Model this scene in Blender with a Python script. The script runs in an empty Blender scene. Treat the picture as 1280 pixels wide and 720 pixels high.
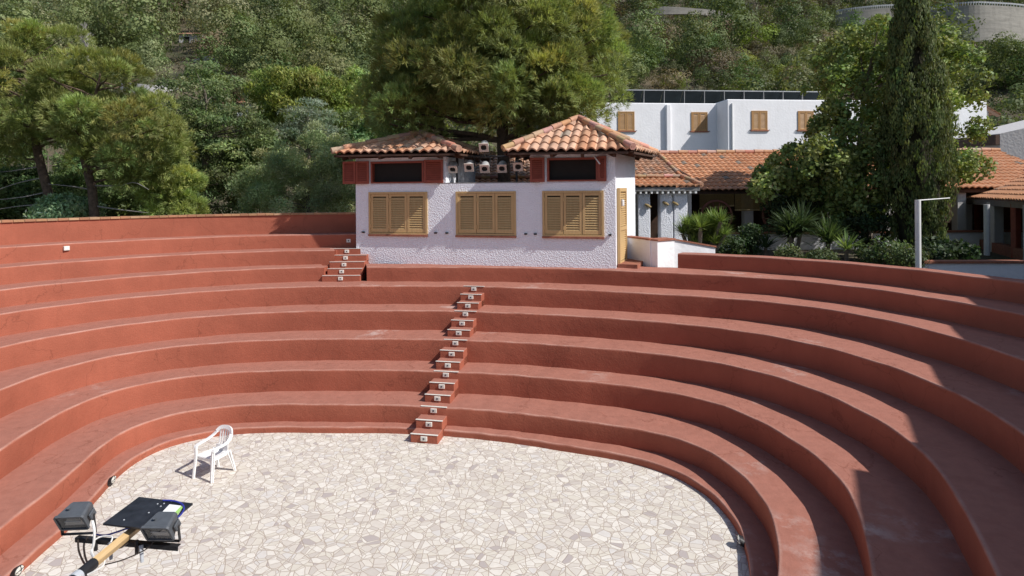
import bpy, math, random
import numpy as np
from mathutils import Vector, Matrix

rng = np.random.default_rng(11)
random.seed(11)
S = bpy.context.scene
COL = S.collection
R = math.radians
PI = math.pi

# ------------------------------------------------------------------ survey of the place (metres, stage floor z = 0)
F, ROLL, HOR, EYE = 740.0, 0.008, 236.11, 4.689      # focal length in pixels, roll, horizon row, eye height


def _uv(x, y):
    u, v = x - 640, y - HOR
    c, s = math.cos(ROLL), math.sin(ROLL)
    return c * u - s * v, s * u + c * v


def at(x, y, Y):
    u, v = _uv(x, y)
    return Vector((u / F * Y, Y, EYE - v / F * Y))


def onz(x, y, z):
    u, v = _uv(x, y)
    Y = (EYE - z) * F / v
    return Vector((u / F * Y, Y, z))


def pix(p):
    u, v = p[0] / p[1] * F, (EYE - p[2]) / p[1] * F
    c, s = math.cos(ROLL), math.sin(ROLL)
    return 640 + c * u + s * v, HOR - s * u + c * v


# ------------------------------------------------------------------ materials
def new_mat(name):
    m = bpy.data.materials.new(name)
    m.use_nodes = True
    nt = m.node_tree
    nt.nodes.clear()
    out = nt.nodes.new('ShaderNodeOutputMaterial')
    b = nt.nodes.new('ShaderNodeBsdfPrincipled')
    nt.links.new(b.outputs[0], out.inputs[0])
    return m, nt, b, out


def N(nt, kind, **kw):
    n = nt.nodes.new(kind)
    for k, v in kw.items():
        if k.startswith('i_'):
            key = k[2:]
            key = int(key) if key.isdigit() else key.replace('_', ' ')
            n.inputs[key].default_value = v
        else:
            setattr(n, k, v)
    return n


def mixc(nt, fac, a, b, mode='MIX'):
    n = nt.nodes.new('ShaderNodeMix')
    n.data_type = 'RGBA'
    n.blend_type = mode
    for sock, v in ((n.inputs[0], fac), (n.inputs[6], a), (n.inputs[7], b)):
        if hasattr(v, 'is_linked'):
            nt.links.new(v, sock)
        elif isinstance(v, (int, float)):
            sock.default_value = v
        else:
            sock.default_value = (*v, 1) if len(v) == 3 else v
    return n.outputs[2]


def ramp(nt, src, lo, hi, a=0.0, b=1.0):
    n = nt.nodes.new('ShaderNodeMapRange')
    n.inputs[1].default_value = lo
    n.inputs[2].default_value = hi
    n.inputs[3].default_value = a
    n.inputs[4].default_value = b
    nt.links.new(src, n.inputs[0])
    return n.outputs[0]


def noise(nt, vec, scale, detail=4, rough=0.55):
    n = N(nt, 'ShaderNodeTexNoise')
    n.inputs['Scale'].default_value = scale
    n.inputs['Detail'].default_value = detail
    n.inputs['Roughness'].default_value = rough
    nt.links.new(vec, n.inputs['Vector'])
    return n.outputs[0]


def geo_pos(nt):
    return N(nt, 'ShaderNodeNewGeometry').outputs['Position']


def bump(nt, b, h, strength, dist):
    n = N(nt, 'ShaderNodeBump')
    n.inputs['Strength'].default_value = strength
    n.inputs['Distance'].default_value = dist
    nt.links.new(h, n.inputs['Height'])
    nt.links.new(n.outputs[0], b.inputs['Normal'])


def plain(name, c, rough=0.6, metal=0.0, var=0.12, scale=6.0, bmp=0.0, bscale=40.0, spec=0.4):
    m, nt, b, o = new_mat(name)
    p = geo_pos(nt)
    n1 = noise(nt, p, scale)
    col = mixc(nt, ramp(nt, n1, 0.3, 0.7), [x * (1 - var) for x in c], [min(1, x * (1 + var)) for x in c])
    nt.links.new(col, b.inputs['Base Color'])
    b.inputs['Roughness'].default_value = rough
    b.inputs['Metallic'].default_value = metal
    b.inputs['Specular IOR Level'].default_value = spec
    if bmp:
        bump(nt, b, noise(nt, p, bscale), bmp, 0.01)
    return m


def red_plaster(name, base, dusty, white):
    m, nt, b, o = new_mat(name)
    p = geo_pos(nt)
    n1 = noise(nt, p, 0.9, 5, 0.6)
    n2 = noise(nt, p, 7.0, 5, 0.65)
    n3 = noise(nt, p, 0.45, 3, 0.5)
    geo = N(nt, 'ShaderNodeNewGeometry')
    sep = N(nt, 'ShaderNodeSeparateXYZ')
    nt.links.new(geo.outputs['Normal'], sep.inputs[0])
    up = ramp(nt, sep.outputs[2], 0.3, 0.9)            # walked-on tops are dustier than the upright faces
    c = mixc(nt, ramp(nt, n1, 0.3, 0.72), [x * 0.86 for x in base], [x * 1.12 for x in base])
    d = mixc(nt, ramp(nt, n2, 0.3, 0.7), [x * 0.90 for x in dusty], [x * 1.10 for x in dusty])
    c = mixc(nt, up, c, d)
    c = mixc(nt, ramp(nt, n2, 0.62, 0.8, 0, 0.35), c, [x * 0.72 for x in base])
    # faint run marks down the uprights and hairline cracks
    ms = N(nt, 'ShaderNodeMapping')
    ms.inputs['Scale'].default_value = (5.0, 5.0, 0.5)
    nt.links.new(p, ms.inputs[0])
    c = mixc(nt, ramp(nt, noise(nt, ms.outputs[0], 1.0, 5, 0.7), 0.5, 0.78, 0, 0.28), c, [x * 0.7 for x in base])
    vc = N(nt, 'ShaderNodeTexVoronoi', feature='DISTANCE_TO_EDGE')
    vc.inputs['Scale'].default_value = 0.42
    wv = N(nt, 'ShaderNodeVectorMath', operation='MULTIPLY_ADD')
    wn = N(nt, 'ShaderNodeTexNoise')
    wn.inputs['Scale'].default_value = 1.7
    wn.inputs['Detail'].default_value = 6
    nt.links.new(p, wn.inputs['Vector'])
    nt.links.new(wn.outputs['Color'], wv.inputs[0])
    wv.inputs[1].default_value = (1.1, 1.1, 1.1)
    nt.links.new(p, wv.inputs[2])
    nt.links.new(wv.outputs[0], vc.inputs['Vector'])
    c = mixc(nt, ramp(nt, vc.outputs['Distance'], 0.0015, 0.006, 0.4, 0.0), c, [x * 0.5 for x in base])
    # pale scuffed patches on the tops
    mul = N(nt, 'ShaderNodeMath', operation='MULTIPLY')
    nt.links.new(ramp(nt, n3, 0.62, 0.70), mul.inputs[0])
    nt.links.new(ramp(nt, noise(nt, p, 3.0, 6, 0.7), 0.47, 0.62), mul.inputs[1])
    mul2 = N(nt, 'ShaderNodeMath', operation='MULTIPLY')
    nt.links.new(mul.outputs[0], mul2.inputs[0])
    nt.links.new(up, mul2.inputs[1])
    mul3 = N(nt, 'ShaderNodeMath', operation='MULTIPLY')
    nt.links.new(mul2.outputs[0], mul3.inputs[0])
    mul3.inputs[1].default_value = 0.65
    c = mixc(nt, mul3.outputs[0], c, white)
    wa = N(nt, 'ShaderNodeAttribute', attribute_name='wear')
    wm = N(nt, 'ShaderNodeMath', operation='MULTIPLY')
    nt.links.new(wa.outputs['Fac'], wm.inputs[0])
    nt.links.new(ramp(nt, noise(nt, p, 2.2, 5, 0.65), 0.35, 0.65, 0.08, 0.42), wm.inputs[1])
    c = mixc(nt, wm.outputs[0], c, (0.62, 0.40, 0.33))
    nt.links.new(c, b.inputs['Base Color'])
    b.inputs['Roughness'].default_value = 0.82
    b.inputs['Specular IOR Level'].default_value = 0.25
    add = N(nt, 'ShaderNodeMath', operation='MULTIPLY_ADD')
    nt.links.new(noise(nt, p, 5.0, 6, 0.6), add.inputs[0])
    add.inputs[1].default_value = 2.0
    nt.links.new(noise(nt, p, 34.0, 3, 0.6), add.inputs[2])
    bump(nt, b, add.outputs[0], 0.38, 0.012)
    return m


def stucco(name, c, scale=33.0, strength=0.55, dist=0.03, grime=(0.55, 0.52, 0.48)):
    m, nt, b, o = new_mat(name)
    p = geo_pos(nt)
    n1 = noise(nt, p, 1.3, 5, 0.6)
    col = mixc(nt, ramp(nt, n1, 0.35, 0.75), c, [x * 0.93 for x in c])
    col = mixc(nt, ramp(nt, noise(nt, p, 3.0, 6, 0.7), 0.62, 0.8, 0, 0.35), col, grime)
    ms = N(nt, 'ShaderNodeMapping')
    ms.inputs['Scale'].default_value = (4.0, 4.0, 0.35)
    nt.links.new(p, ms.inputs[0])
    col = mixc(nt, ramp(nt, noise(nt, ms.outputs[0], 1.0, 5, 0.7), 0.55, 0.8, 0, 0.3), col, grime)
    nt.links.new(col, b.inputs['Base Color'])
    b.inputs['Roughness'].default_value = 0.9
    b.inputs['Specular IOR Level'].default_value = 0.2
    v = N(nt, 'ShaderNodeTexVoronoi', feature='SMOOTH_F1')
    v.inputs['Scale'].default_value = scale
    v.inputs['Smoothness'].default_value = 0.6
    nt.links.new(p, v.inputs['Vector'])
    add = N(nt, 'ShaderNodeMath', operation='MULTIPLY_ADD')
    nt.links.new(v.outputs['Distance'], add.inputs[0])
    add.inputs[1].default_value = 0.8
    nt.links.new(noise(nt, p, scale * 0.8, 4, 0.6), add.inputs[2])
    bump(nt, b, add.outputs[0], strength, dist)
    return m


def attr_mat(name, rough=0.7, bscale=0.0, noise_amt=0.25, nscale=9.0, spec=0.3):
    """colour per tile / plank comes from the mesh attribute 'col'"""
    m, nt, b, o = new_mat(name)
    a = N(nt, 'ShaderNodeAttribute', attribute_name='col')
    p = geo_pos(nt)
    n1 = noise(nt, p, nscale, 5, 0.65)
    c = mixc(nt, ramp(nt, n1, 0.35, 0.7, 0, noise_amt), a.outputs['Color'], (0.16, 0.12, 0.09))
    nt.links.new(c, b.inputs['Base Color'])
    b.inputs['Roughness'].default_value = rough
    b.inputs['Specular IOR Level'].default_value = spec
    if bscale:
        bump(nt, b, noise(nt, p, bscale, 4), 0.4, 0.01)
    return m


def leaf_mat(name, trans=0.3, gloss=0.35, rnd=0.0):
    m, nt, b, o = new_mat(name)
    a = N(nt, 'ShaderNodeAttribute', attribute_name='col')
    c = a.outputs['Color']
    if rnd:
        oi = N(nt, 'ShaderNodeObjectInfo')
        hs = N(nt, 'ShaderNodeHueSaturation')
        nt.links.new(ramp(nt, oi.outputs['Random'], 0, 1, 0.5 - 0.025, 0.5 + 0.02), hs.inputs['Hue'])
        nt.links.new(ramp(nt, oi.outputs['Random'], 0, 1, 0.8, 1.25), hs.inputs['Value'])
        nt.links.new(c, hs.inputs['Color'])
        c = hs.outputs[0]
    nt.links.new(c, b.inputs['Base Color'])
    b.inputs['Roughness'].default_value = 0.6
    b.inputs['Specular IOR Level'].default_value = gloss
    t = N(nt, 'ShaderNodeBsdfTranslucent')
    tc = mixc(nt, 1.0, c, (1.0, 1.0, 0.55), 'MULTIPLY')
    nt.links.new(tc, t.inputs[0])
    mx = N(nt, 'ShaderNodeMixShader')
    mx.inputs[0].default_value = trans
    nt.links.new(b.outputs[0], mx.inputs[1])
    nt.links.new(t.outputs[0], mx.inputs[2])
    nt.links.new(mx.outputs[0], o.inputs[0])
    return m


def paving():
    m, nt, b, o = new_mat('crazy_paving')
    p = geo_pos(nt)
    mp = N(nt, 'ShaderNodeMapping')
    mp.inputs['Rotation'].default_value = (0, 0, 0.5)
    nt.links.new(p, mp.inputs[0])
    wn = N(nt, 'ShaderNodeTexNoise')
    wn.inputs['Scale'].default_value = 2.5
    nt.links.new(p, wn.inputs['Vector'])
    ad = N(nt, 'ShaderNodeVectorMath', operation='MULTIPLY_ADD')
    nt.links.new(wn.outputs['Color'], ad.inputs[0])
    ad.inputs[1].default_value = (0.05, 0.05, 0)
    nt.links.new(mp.outputs[0], ad.inputs[2])

    def vor(scale, off, rot=0.0, st=1.0):
        mv = N(nt, 'ShaderNodeMapping')
        mv.inputs['Location'].default_value = off
        mv.inputs['Rotation'].default_value = (0, 0, rot)
        mv.inputs['Scale'].default_value = (1, st, 1)
        nt.links.new(ad.outputs[0], mv.inputs[0])
        res = []
        for feat in ('DISTANCE_TO_EDGE', 'F1'):
            v = N(nt, 'ShaderNodeTexVoronoi', feature=feat, voronoi_dimensions='2D')
            v.inputs['Scale'].default_value = scale
            nt.links.new(mv.outputs[0], v.inputs['Vector'])
            res.append(v)
        d = N(nt, 'ShaderNodeMath', operation='DIVIDE')
        nt.links.new(res[0].outputs['Distance'], d.inputs[0])
        d.inputs[1].default_value = scale
        return d.outputs[0], res[1].outputs['Color']
    d1, c1 = vor(6.2, (0, 0, 0), 0.3, 1.35)
    d2, c2 = vor(5.0, (3.7, 1.9, 0), 1.2, 0.7)
    d3, c3 = vor(3.9, (8.3, 5.1, 0), 2.2, 1.0)
    m0 = N(nt, 'ShaderNodeMath', operation='MINIMUM')
    nt.links.new(d1, m0.inputs[0])
    nt.links.new(d2, m0.inputs[1])
    mn = N(nt, 'ShaderNodeMath', operation='MINIMUM')
    nt.links.new(m0.outputs[0], mn.inputs[0])
    nt.links.new(d3, mn.inputs[1])
    cadd = mixc(nt, 0.4, mixc(nt, 0.5, c1, c2), c3)
    w = N(nt, 'ShaderNodeTexWhiteNoise', noise_dimensions='3D')
    nt.links.new(cadd, w.inputs['Vector'])
    cr = N(nt, 'ShaderNodeValToRGB')
    e = cr.color_ramp.elements
    cr.color_ramp.interpolation = 'CONSTANT'
    e[0].position = 0
    e[0].color = (0.66, 0.615, 0.535, 1)
    e[1].position = 0.22
    e[1].color = (0.745, 0.705, 0.64, 1)
    for pos, col in ((0.45, (0.63, 0.58, 0.52, 1)), (0.63, (0.695, 0.65, 0.58, 1)), (0.77, (0.56, 0.51, 0.46, 1)),
                     (0.86, (0.65, 0.62, 0.585, 1)), (0.965, (0.44, 0.39, 0.375, 1))):
        k = cr.color_ramp.elements.new(pos)
        k.color = col
    nt.links.new(w.outputs['Value'], cr.inputs[0])
    stone = mixc(nt, ramp(nt, noise(nt, p, 14, 5, 0.65), 0.35, 0.75, 0, 0.28), cr.outputs[0], (0.46, 0.40, 0.34))
    stone = mixc(nt, ramp(nt, noise(nt, p, 0.5, 4, 0.6), 0.45, 0.75, 0, 0.22), stone, (0.45, 0.39, 0.33))
    jt = ramp(nt, mn.outputs[0], 0.0005, 0.0062)
    col = mixc(nt, jt, (0.39, 0.31, 0.245), stone)
    nt.links.new(col, b.inputs['Base Color'])
    b.inputs['Roughness'].default_value = 0.6
    b.inputs['Specular IOR Level'].default_value = 0.35
    bump(nt, b, jt, 0.5, 0.006)
    return m


def ground_mat():
    m, nt, b, o = new_mat('earth')
    p = geo_pos(nt)
    c = mixc(nt, ramp(nt, noise(nt, p, 0.12, 6, 0.65), 0.4, 0.62), (0.045, 0.05, 0.022), (0.13, 0.098, 0.06))
    c = mixc(nt, ramp(nt, noise(nt, p, 1.1, 6, 0.7), 0.4, 0.7, 0, 0.7), c, (0.06, 0.055, 0.028))
    nt.links.new(c, b.inputs['Base Color'])
    b.inputs['Roughness'].default_value = 0.95
    bump(nt, b, noise(nt, p, 2.0, 6, 0.7), 0.8, 0.2)
    return m


def concrete_mat():
    m, nt, b, o = new_mat('weathered_concrete')
    p = geo_pos(nt)
    mp = N(nt, 'ShaderNodeMapping')
    mp.inputs['Scale'].default_value = (0.12, 0.12, 1.6)
    nt.links.new(p, mp.inputs[0])
    c = mixc(nt, ramp(nt, noise(nt, mp.outputs[0], 1.0, 5, 0.7), 0.35, 0.7), (0.33, 0.31, 0.275), (0.21, 0.198, 0.175))
    c = mixc(nt, ramp(nt, noise(nt, p, 0.5, 5, 0.7), 0.5, 0.75, 0, 0.5), c, (0.12, 0.115, 0.10))
    nt.links.new(c, b.inputs['Base Color'])
    b.inputs['Roughness'].default_value = 0.9
    bump(nt, b, noise(nt, p, 1.5, 5), 0.4, 0.1)
    return m


def wood_mat(name, a, bcol, axis_scale=(30, 30, 2)):
    m, nt, b, o = new_mat(name)
    p = geo_pos(nt)
    mp = N(nt, 'ShaderNodeMapping')
    mp.inputs['Scale'].default_value = axis_scale
    nt.links.new(p, mp.inputs[0])
    c = mixc(nt, ramp(nt, noise(nt, mp.outputs[0], 1.0, 5, 0.6), 0.3, 0.7), a, bcol)
    nt.links.new(c, b.inputs['Base Color'])
    b.inputs['Roughness'].default_value = 0.55
    b.inputs['Specular IOR Level'].default_value = 0.35
    return m


MT = dict(
    red=red_plaster('red_painted_plaster', (0.352, 0.109, 0.066), (0.345, 0.144, 0.105), (0.58, 0.48, 0.44)),
    paving=paving(), earth=ground_mat(), concrete=concrete_mat(),
    stucco=stucco('rough_white_stucco', (0.86, 0.875, 0.93)),
    white=stucco('white_painted_wall', (0.88, 0.88, 0.90), 9.0, 0.3, 0.02),
    tile=attr_mat('terracotta_tile', 0.75, 30.0, 0.35, 7.0),
    leaf=leaf_mat('foliage', 0.38), leafr=leaf_mat('hill_foliage', 0.3, 0.2, 1.0),
    bark=plain('pine_bark', (0.11, 0.075, 0.055), 0.95, var=0.45, scale=9, bmp=0.9, bscale=14),
    greybark=plain('grey_bark', (0.15, 0.125, 0.10), 0.95, var=0.3, scale=9, bmp=0.8, bscale=14),
    shutter=wood_mat('varnished_shutter_wood', (0.60, 0.415, 0.20), (0.51, 0.335, 0.15)),
    hshutter=wood_mat('hotel_shutter_wood', (0.46, 0.27, 0.11), (0.38, 0.20, 0.08)),
    redwood=plain('red_painted_wood', (0.27, 0.06, 0.035), 0.5, var=0.15, scale=8),
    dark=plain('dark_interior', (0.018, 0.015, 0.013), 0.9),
    brown=plain('dark_brown_wood', (0.07, 0.035, 0.022), 0.7, var=0.3),
    sill=plain('terracotta_sill', (0.30, 0.115, 0.07), 0.75, var=0.25, scale=12),
    brick=attr_mat('coping_brick', 0.85, 30.0, 0.3, 14.0),
    plastic=plain('white_plastic', (0.80, 0.80, 0.79), 0.35, var=0.03, spec=0.5),
    whitepaint=plain('white_paint', (0.78, 0.78, 0.77), 0.5, var=0.06),
    plate=plain('cream_plate', (0.72, 0.70, 0.64), 0.5, var=0.08, scale=30),
    black=plain('black_metal', (0.018, 0.018, 0.02), 0.5, var=0.2, scale=20),
    housing=plain('grey_cast_housing', (0.085, 0.093, 0.105), 0.5, var=0.12, scale=25),
    steel=plain('bare_aluminium', (0.72, 0.72, 0.72), 0.38, metal=0.55, var=0.1),
    board=plain('black_scratched_board', (0.022, 0.024, 0.030), 0.42, var=0.5, scale=14),
    timber=wood_mat('pale_timber', (0.66, 0.47, 0.25), (0.50, 0.32, 0.14), (45, 3, 45)),
    paper=plain('white_paper', (0.80, 0.80, 0.78), 0.7, var=0.03),
    green=plain('green_card', (0.36, 0.62, 0.16), 0.6),
    cable_w=plain('white_cable', (0.75, 0.74, 0.72), 0.5), cable_b=plain('blue_cable', (0.03, 0.04, 0.30), 0.45),
    cable_k=plain('black_cable', (0.03, 0.022, 0.018), 0.5), tape=plain('grey_tape', (0.45, 0.47, 0.50), 0.5),
    pinkmetal=plain('pale_filter_frame', (0.62, 0.52, 0.46), 0.5),
    canvas=plain('tan_reed_blind', (0.33, 0.24, 0.11), 0.8, var=0.2, scale=20),
    panel=plain('solar_panel_back', (0.016, 0.022, 0.025), 0.8, var=0.3, scale=1.2, spec=0.15),
    wheel=plain('faded_red_wood', (0.20, 0.075, 0.055), 0.8, var=0.25, scale=12),
    galv=plain('galvanised_steel', (0.34, 0.35, 0.36), 0.55, metal=0.3),
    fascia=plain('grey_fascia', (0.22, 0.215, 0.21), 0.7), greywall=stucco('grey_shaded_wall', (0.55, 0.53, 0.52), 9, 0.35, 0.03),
)
gl, nt, b, o = new_mat('lamp_glass')
b.inputs['Base Color'].default_value = (0.10, 0.11, 0.12, 1)
b.inputs['Roughness'].default_value = 0.1
b.inputs['Specular IOR Level'].default_value = 0.7
tr_ = nt.nodes.new('ShaderNodeBsdfTransparent')
mx_ = nt.nodes.new('ShaderNodeMixShader')
mx_.inputs[0].default_value = 0.55
nt.links.new(b.outputs[0], mx_.inputs[1])
nt.links.new(tr_.outputs[0], mx_.inputs[2])
nt.links.new(mx_.outputs[0], o.inputs[0])
MT['glass'] = gl

# ------------------------------------------------------------------ mesh building
MW = {}


class MB:
    def __init__(self):
        self.v, self.f, self.c = [], [], []
        self.col = (1, 1, 1)

    def add(self, verts, faces):
        k = len(self.v)
        self.v += [tuple(p) for p in verts]
        self.c += [self.col] * len(verts)
        self.f += [tuple(i + k for i in q) for q in faces]

    def frame_box(self, o, ax, ay, az, x0, x1, y0, y1, z0, z1, bev=0.0):
        o, ax, ay, az = Vector(o), Vector(ax), Vector(ay), Vector(az)
        if bev <= 0:
            P = [o + ax * x + ay * y + az * z for z in (z0, z1) for y in (y0, y1) for x in (x0, x1)]
            self.add(P, [(0, 2, 3, 1), (4, 5, 7, 6), (0, 1, 5, 4), (2, 6, 7, 3), (0, 4, 6, 2), (1, 3, 7, 5)])
            return
        e = min(bev, (x1 - x0) / 2.2, (y1 - y0) / 2.2, (z1 - z0) / 2.2)
        ring = [(x0 + e, y0), (x1 - e, y0), (x1, y0 + e), (x1, y1 - e), (x1 - e, y1), (x0 + e, y1), (x0, y1 - e), (x0, y0 + e)]
        cx, cy = (x0 + x1) / 2, (y0 + y1) / 2
        P = []
        for z, ins in ((z0, e), (z0 + e, 0), (z1 - e, 0), (z1, e)):
            for x, y in ring:
                if ins:
                    x = x + (ins if x < cx else -ins) * (0.7)
                    y = y + (ins if y < cy else -ins) * (0.7)
                P.append(o + ax * x + ay * y + az * z)
        fs = [tuple(reversed(range(8))), tuple(range(24, 32))]
        for a in range(3):
            for i in range(8):
                j = (i + 1) % 8
                fs.append((a * 8 + i, a * 8 + j, a * 8 + 8 + j, a * 8 + 8 + i))
        self.add(P, fs)

    def box(self, x0, x1, y0, y1, z0, z1, bev=0.0):
        self.frame_box((0, 0, 0), (1, 0, 0), (0, 1, 0), (0, 0, 1), x0, x1, y0, y1, z0, z1, bev)

    def bar(self, p, q, w, h=None, up=(0, 0, 1), bev=0.0):
        p, q = Vector(p), Vector(q)
        h = h or w
        d = (q - p)
        L = d.length
        d.normalize()
        up = Vector(up)
        s = d.cross(up)
        if s.length < 1e-4:
            s = d.cross(Vector((1, 0, 0)))
        s.normalize()
        t = s.cross(d)
        self.frame_box(p, s, d, t, -w / 2, w / 2, 0, L, -h / 2, h / 2, bev)

    def tube(self, path, r, n=8, cap=True):
        path = [Vector(p) for p in path]
        rs = r if hasattr(r, '__len__') else [r] * len(path)
        P, fs = [], []
        ref = None
        for i, p in enumerate(path):
            d = path[min(i + 1, len(path) - 1)] - path[max(i - 1, 0)]
            d.normalize()
            if ref is None:
                ref = d.cross(Vector((0, 0, 1)))
                if ref.length < 1e-3:
                    ref = d.cross(Vector((1, 0, 0)))
            ref = (ref - d * ref.dot(d)).normalized()
            t = d.cross(ref)
            for k in range(n):
                a = 2 * PI * k / n
                P.append(p + (ref * math.cos(a) + t * math.sin(a)) * rs[i])
        for i in range(len(path) - 1):
            for k in range(n):
                j = (k + 1) % n
                fs.append((i * n + k, i * n + j, (i + 1) * n + j, (i + 1) * n + k))
        if cap:
            fs.append(tuple(reversed(range(n))))
            fs.append(tuple(range((len(path) - 1) * n, len(path) * n)))
        self.add(P, fs)

    def lathe(self, o, ax, prof, n=16):
        """prof: (distance along ax, radius)"""
        o, ax = Vector(o), Vector(ax).normalized()
        u = ax.orthogonal().normalized()
        w = ax.cross(u)
        P = [o + ax * z + (u * math.cos(2 * PI * k / n) + w * math.sin(2 * PI * k / n)) * r for z, r in prof for k in range(n)]
        fs = []
        for i in range(len(prof) - 1):
            for k in range(n):
                j = (k + 1) % n
                fs.append((i * n + k, i * n + j, (i + 1) * n + j, (i + 1) * n + k))
        fs.append(tuple(reversed(range(n))))
        fs.append(tuple(range((len(prof) - 1) * n, len(prof) * n)))
        self.add(P, fs)

    def prism(self, poly, z0, z1):
        n = len(poly)
        P = [(x, y, z0) for x, y in poly] + [(x, y, z1) for x, y in poly]
        fs = [tuple(reversed(range(n))), tuple(range(n, 2 * n))]
        for i in range(n):
            j = (i + 1) % n
            fs.append((i, j, n + j, n + i))
        self.add(P, fs)


def link(o, parent, loc=None):
    COL.objects.link(o)
    if parent is not None:
        o.parent = parent
        MW[o] = MW[parent].copy()
    else:
        MW[o] = Matrix.Translation(loc or Vector((0, 0, 0)))
        o.location = loc or (0, 0, 0)


def np_mesh(name, V, Fq, mat, cols=None, smooth=False):
    """V (n,3), Fq (m,4) quads"""
    me = bpy.data.meshes.new(name)
    V = np.asarray(V, np.float32)
    Fq = np.asarray(Fq, np.int32)
    me.vertices.add(len(V))
    me.vertices.foreach_set('co', V.ravel())
    k = Fq.shape[1]
    me.loops.add(Fq.size)
    me.loops.foreach_set('vertex_index', Fq.ravel())
    me.polygons.add(len(Fq))
    me.polygons.foreach_set('loop_start', np.arange(0, Fq.size, k, dtype=np.int32))
    me.polygons.foreach_set('loop_total', np.full(len(Fq), k, np.int32))
    me.polygons.foreach_set('use_smooth', np.full(len(Fq), smooth, bool))
    if cols is not None:
        a = me.attributes.new('col', 'FLOAT_COLOR', 'POINT')
        c = np.ones((len(V), 4), np.float32)
        c[:, :3] = cols
        a.data.foreach_set('color', c.ravel())
    me.materials.append(mat)
    me.update(calc_edges=True)
    return me


def obj(name, mb, mat, parent=None, smooth=False, origin=None):
    """one mesh object from world coordinates"""
    pts = np.array(mb.v, float)
    if parent is not None:
        Mi = np.array(MW[parent].inverted())
        loc = None
    else:
        if origin is None:
            origin = ((pts[:, 0].min() + pts[:, 0].max()) / 2, (pts[:, 1].min() + pts[:, 1].max()) / 2, pts[:, 2].min())
        loc = Vector(origin)
        Mi = np.array(Matrix.Translation(-loc))
    L = pts @ Mi[:3, :3].T + Mi[:3, 3]
    me = bpy.data.meshes.new(name)
    me.from_pydata(L.tolist(), [], mb.f)
    if any(c != (1, 1, 1) for c in mb.c):
        a = me.attributes.new('col', 'FLOAT_COLOR', 'POINT')
        cc = np.ones((len(L), 4), np.float32)
        cc[:, :3] = mb.c
        a.data.foreach_set('color', cc.ravel())
    if smooth:
        me.polygons.foreach_set('use_smooth', np.ones(len(me.polygons), bool))
        try:
            me.set_sharp_from_angle(angle=R(42))
        except Exception:
            pass
    me.materials.append(MT[mat] if isinstance(mat, str) else mat)
    me.update()
    o = bpy.data.objects.new(name, me)
    link(o, parent, loc)
    return o


def tag(o, label=None, cat=None, group=None, kind=None):
    if label:
        o['label'] = label
    if cat:
        o['category'] = cat
    if group:
        o['group'] = group
    if kind:
        o['kind'] = kind
    return o


def thing(name, loc, label, cat, group=None, rz=0.0):
    o = bpy.data.objects.new(name, None)
    o.empty_display_size = 0.3
    COL.objects.link(o)
    o.location = loc
    o.rotation_euler = (0, 0, rz)
    MW[o] = Matrix.Translation(Vector(loc)) @ Matrix.Rotation(rz, 4, 'Z')
    tag(o, label, cat, group)
    return o


def kids(o):
    return [c for c in COL.objects if c.parent == o]


def copy_tree(o, loc, rz=None, label=None, group=None, scale=None):
    r = o.copy()
    COL.objects.link(r)
    r.location = loc
    if rz is not None:
        r.rotation_euler = (0, 0, rz)
    if scale is not None:
        r.scale = scale
    if label:
        r['label'] = label
    if group:
        r['group'] = group
    for ch in kids(o):
        c = ch.copy()
        COL.objects.link(c)
        c.parent = r
        for g in kids(ch):
            d = g.copy()
            COL.objects.link(d)
            d.parent = c
    return r


# ------------------------------------------------------------------ terracotta roofs
TILE_COLS = [(0.56, 0.30, 0.18), (0.62, 0.35, 0.22), (0.52, 0.25, 0.14), (0.63, 0.39, 0.27), (0.54, 0.33, 0.23), (0.47, 0.29, 0.20)]


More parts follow.
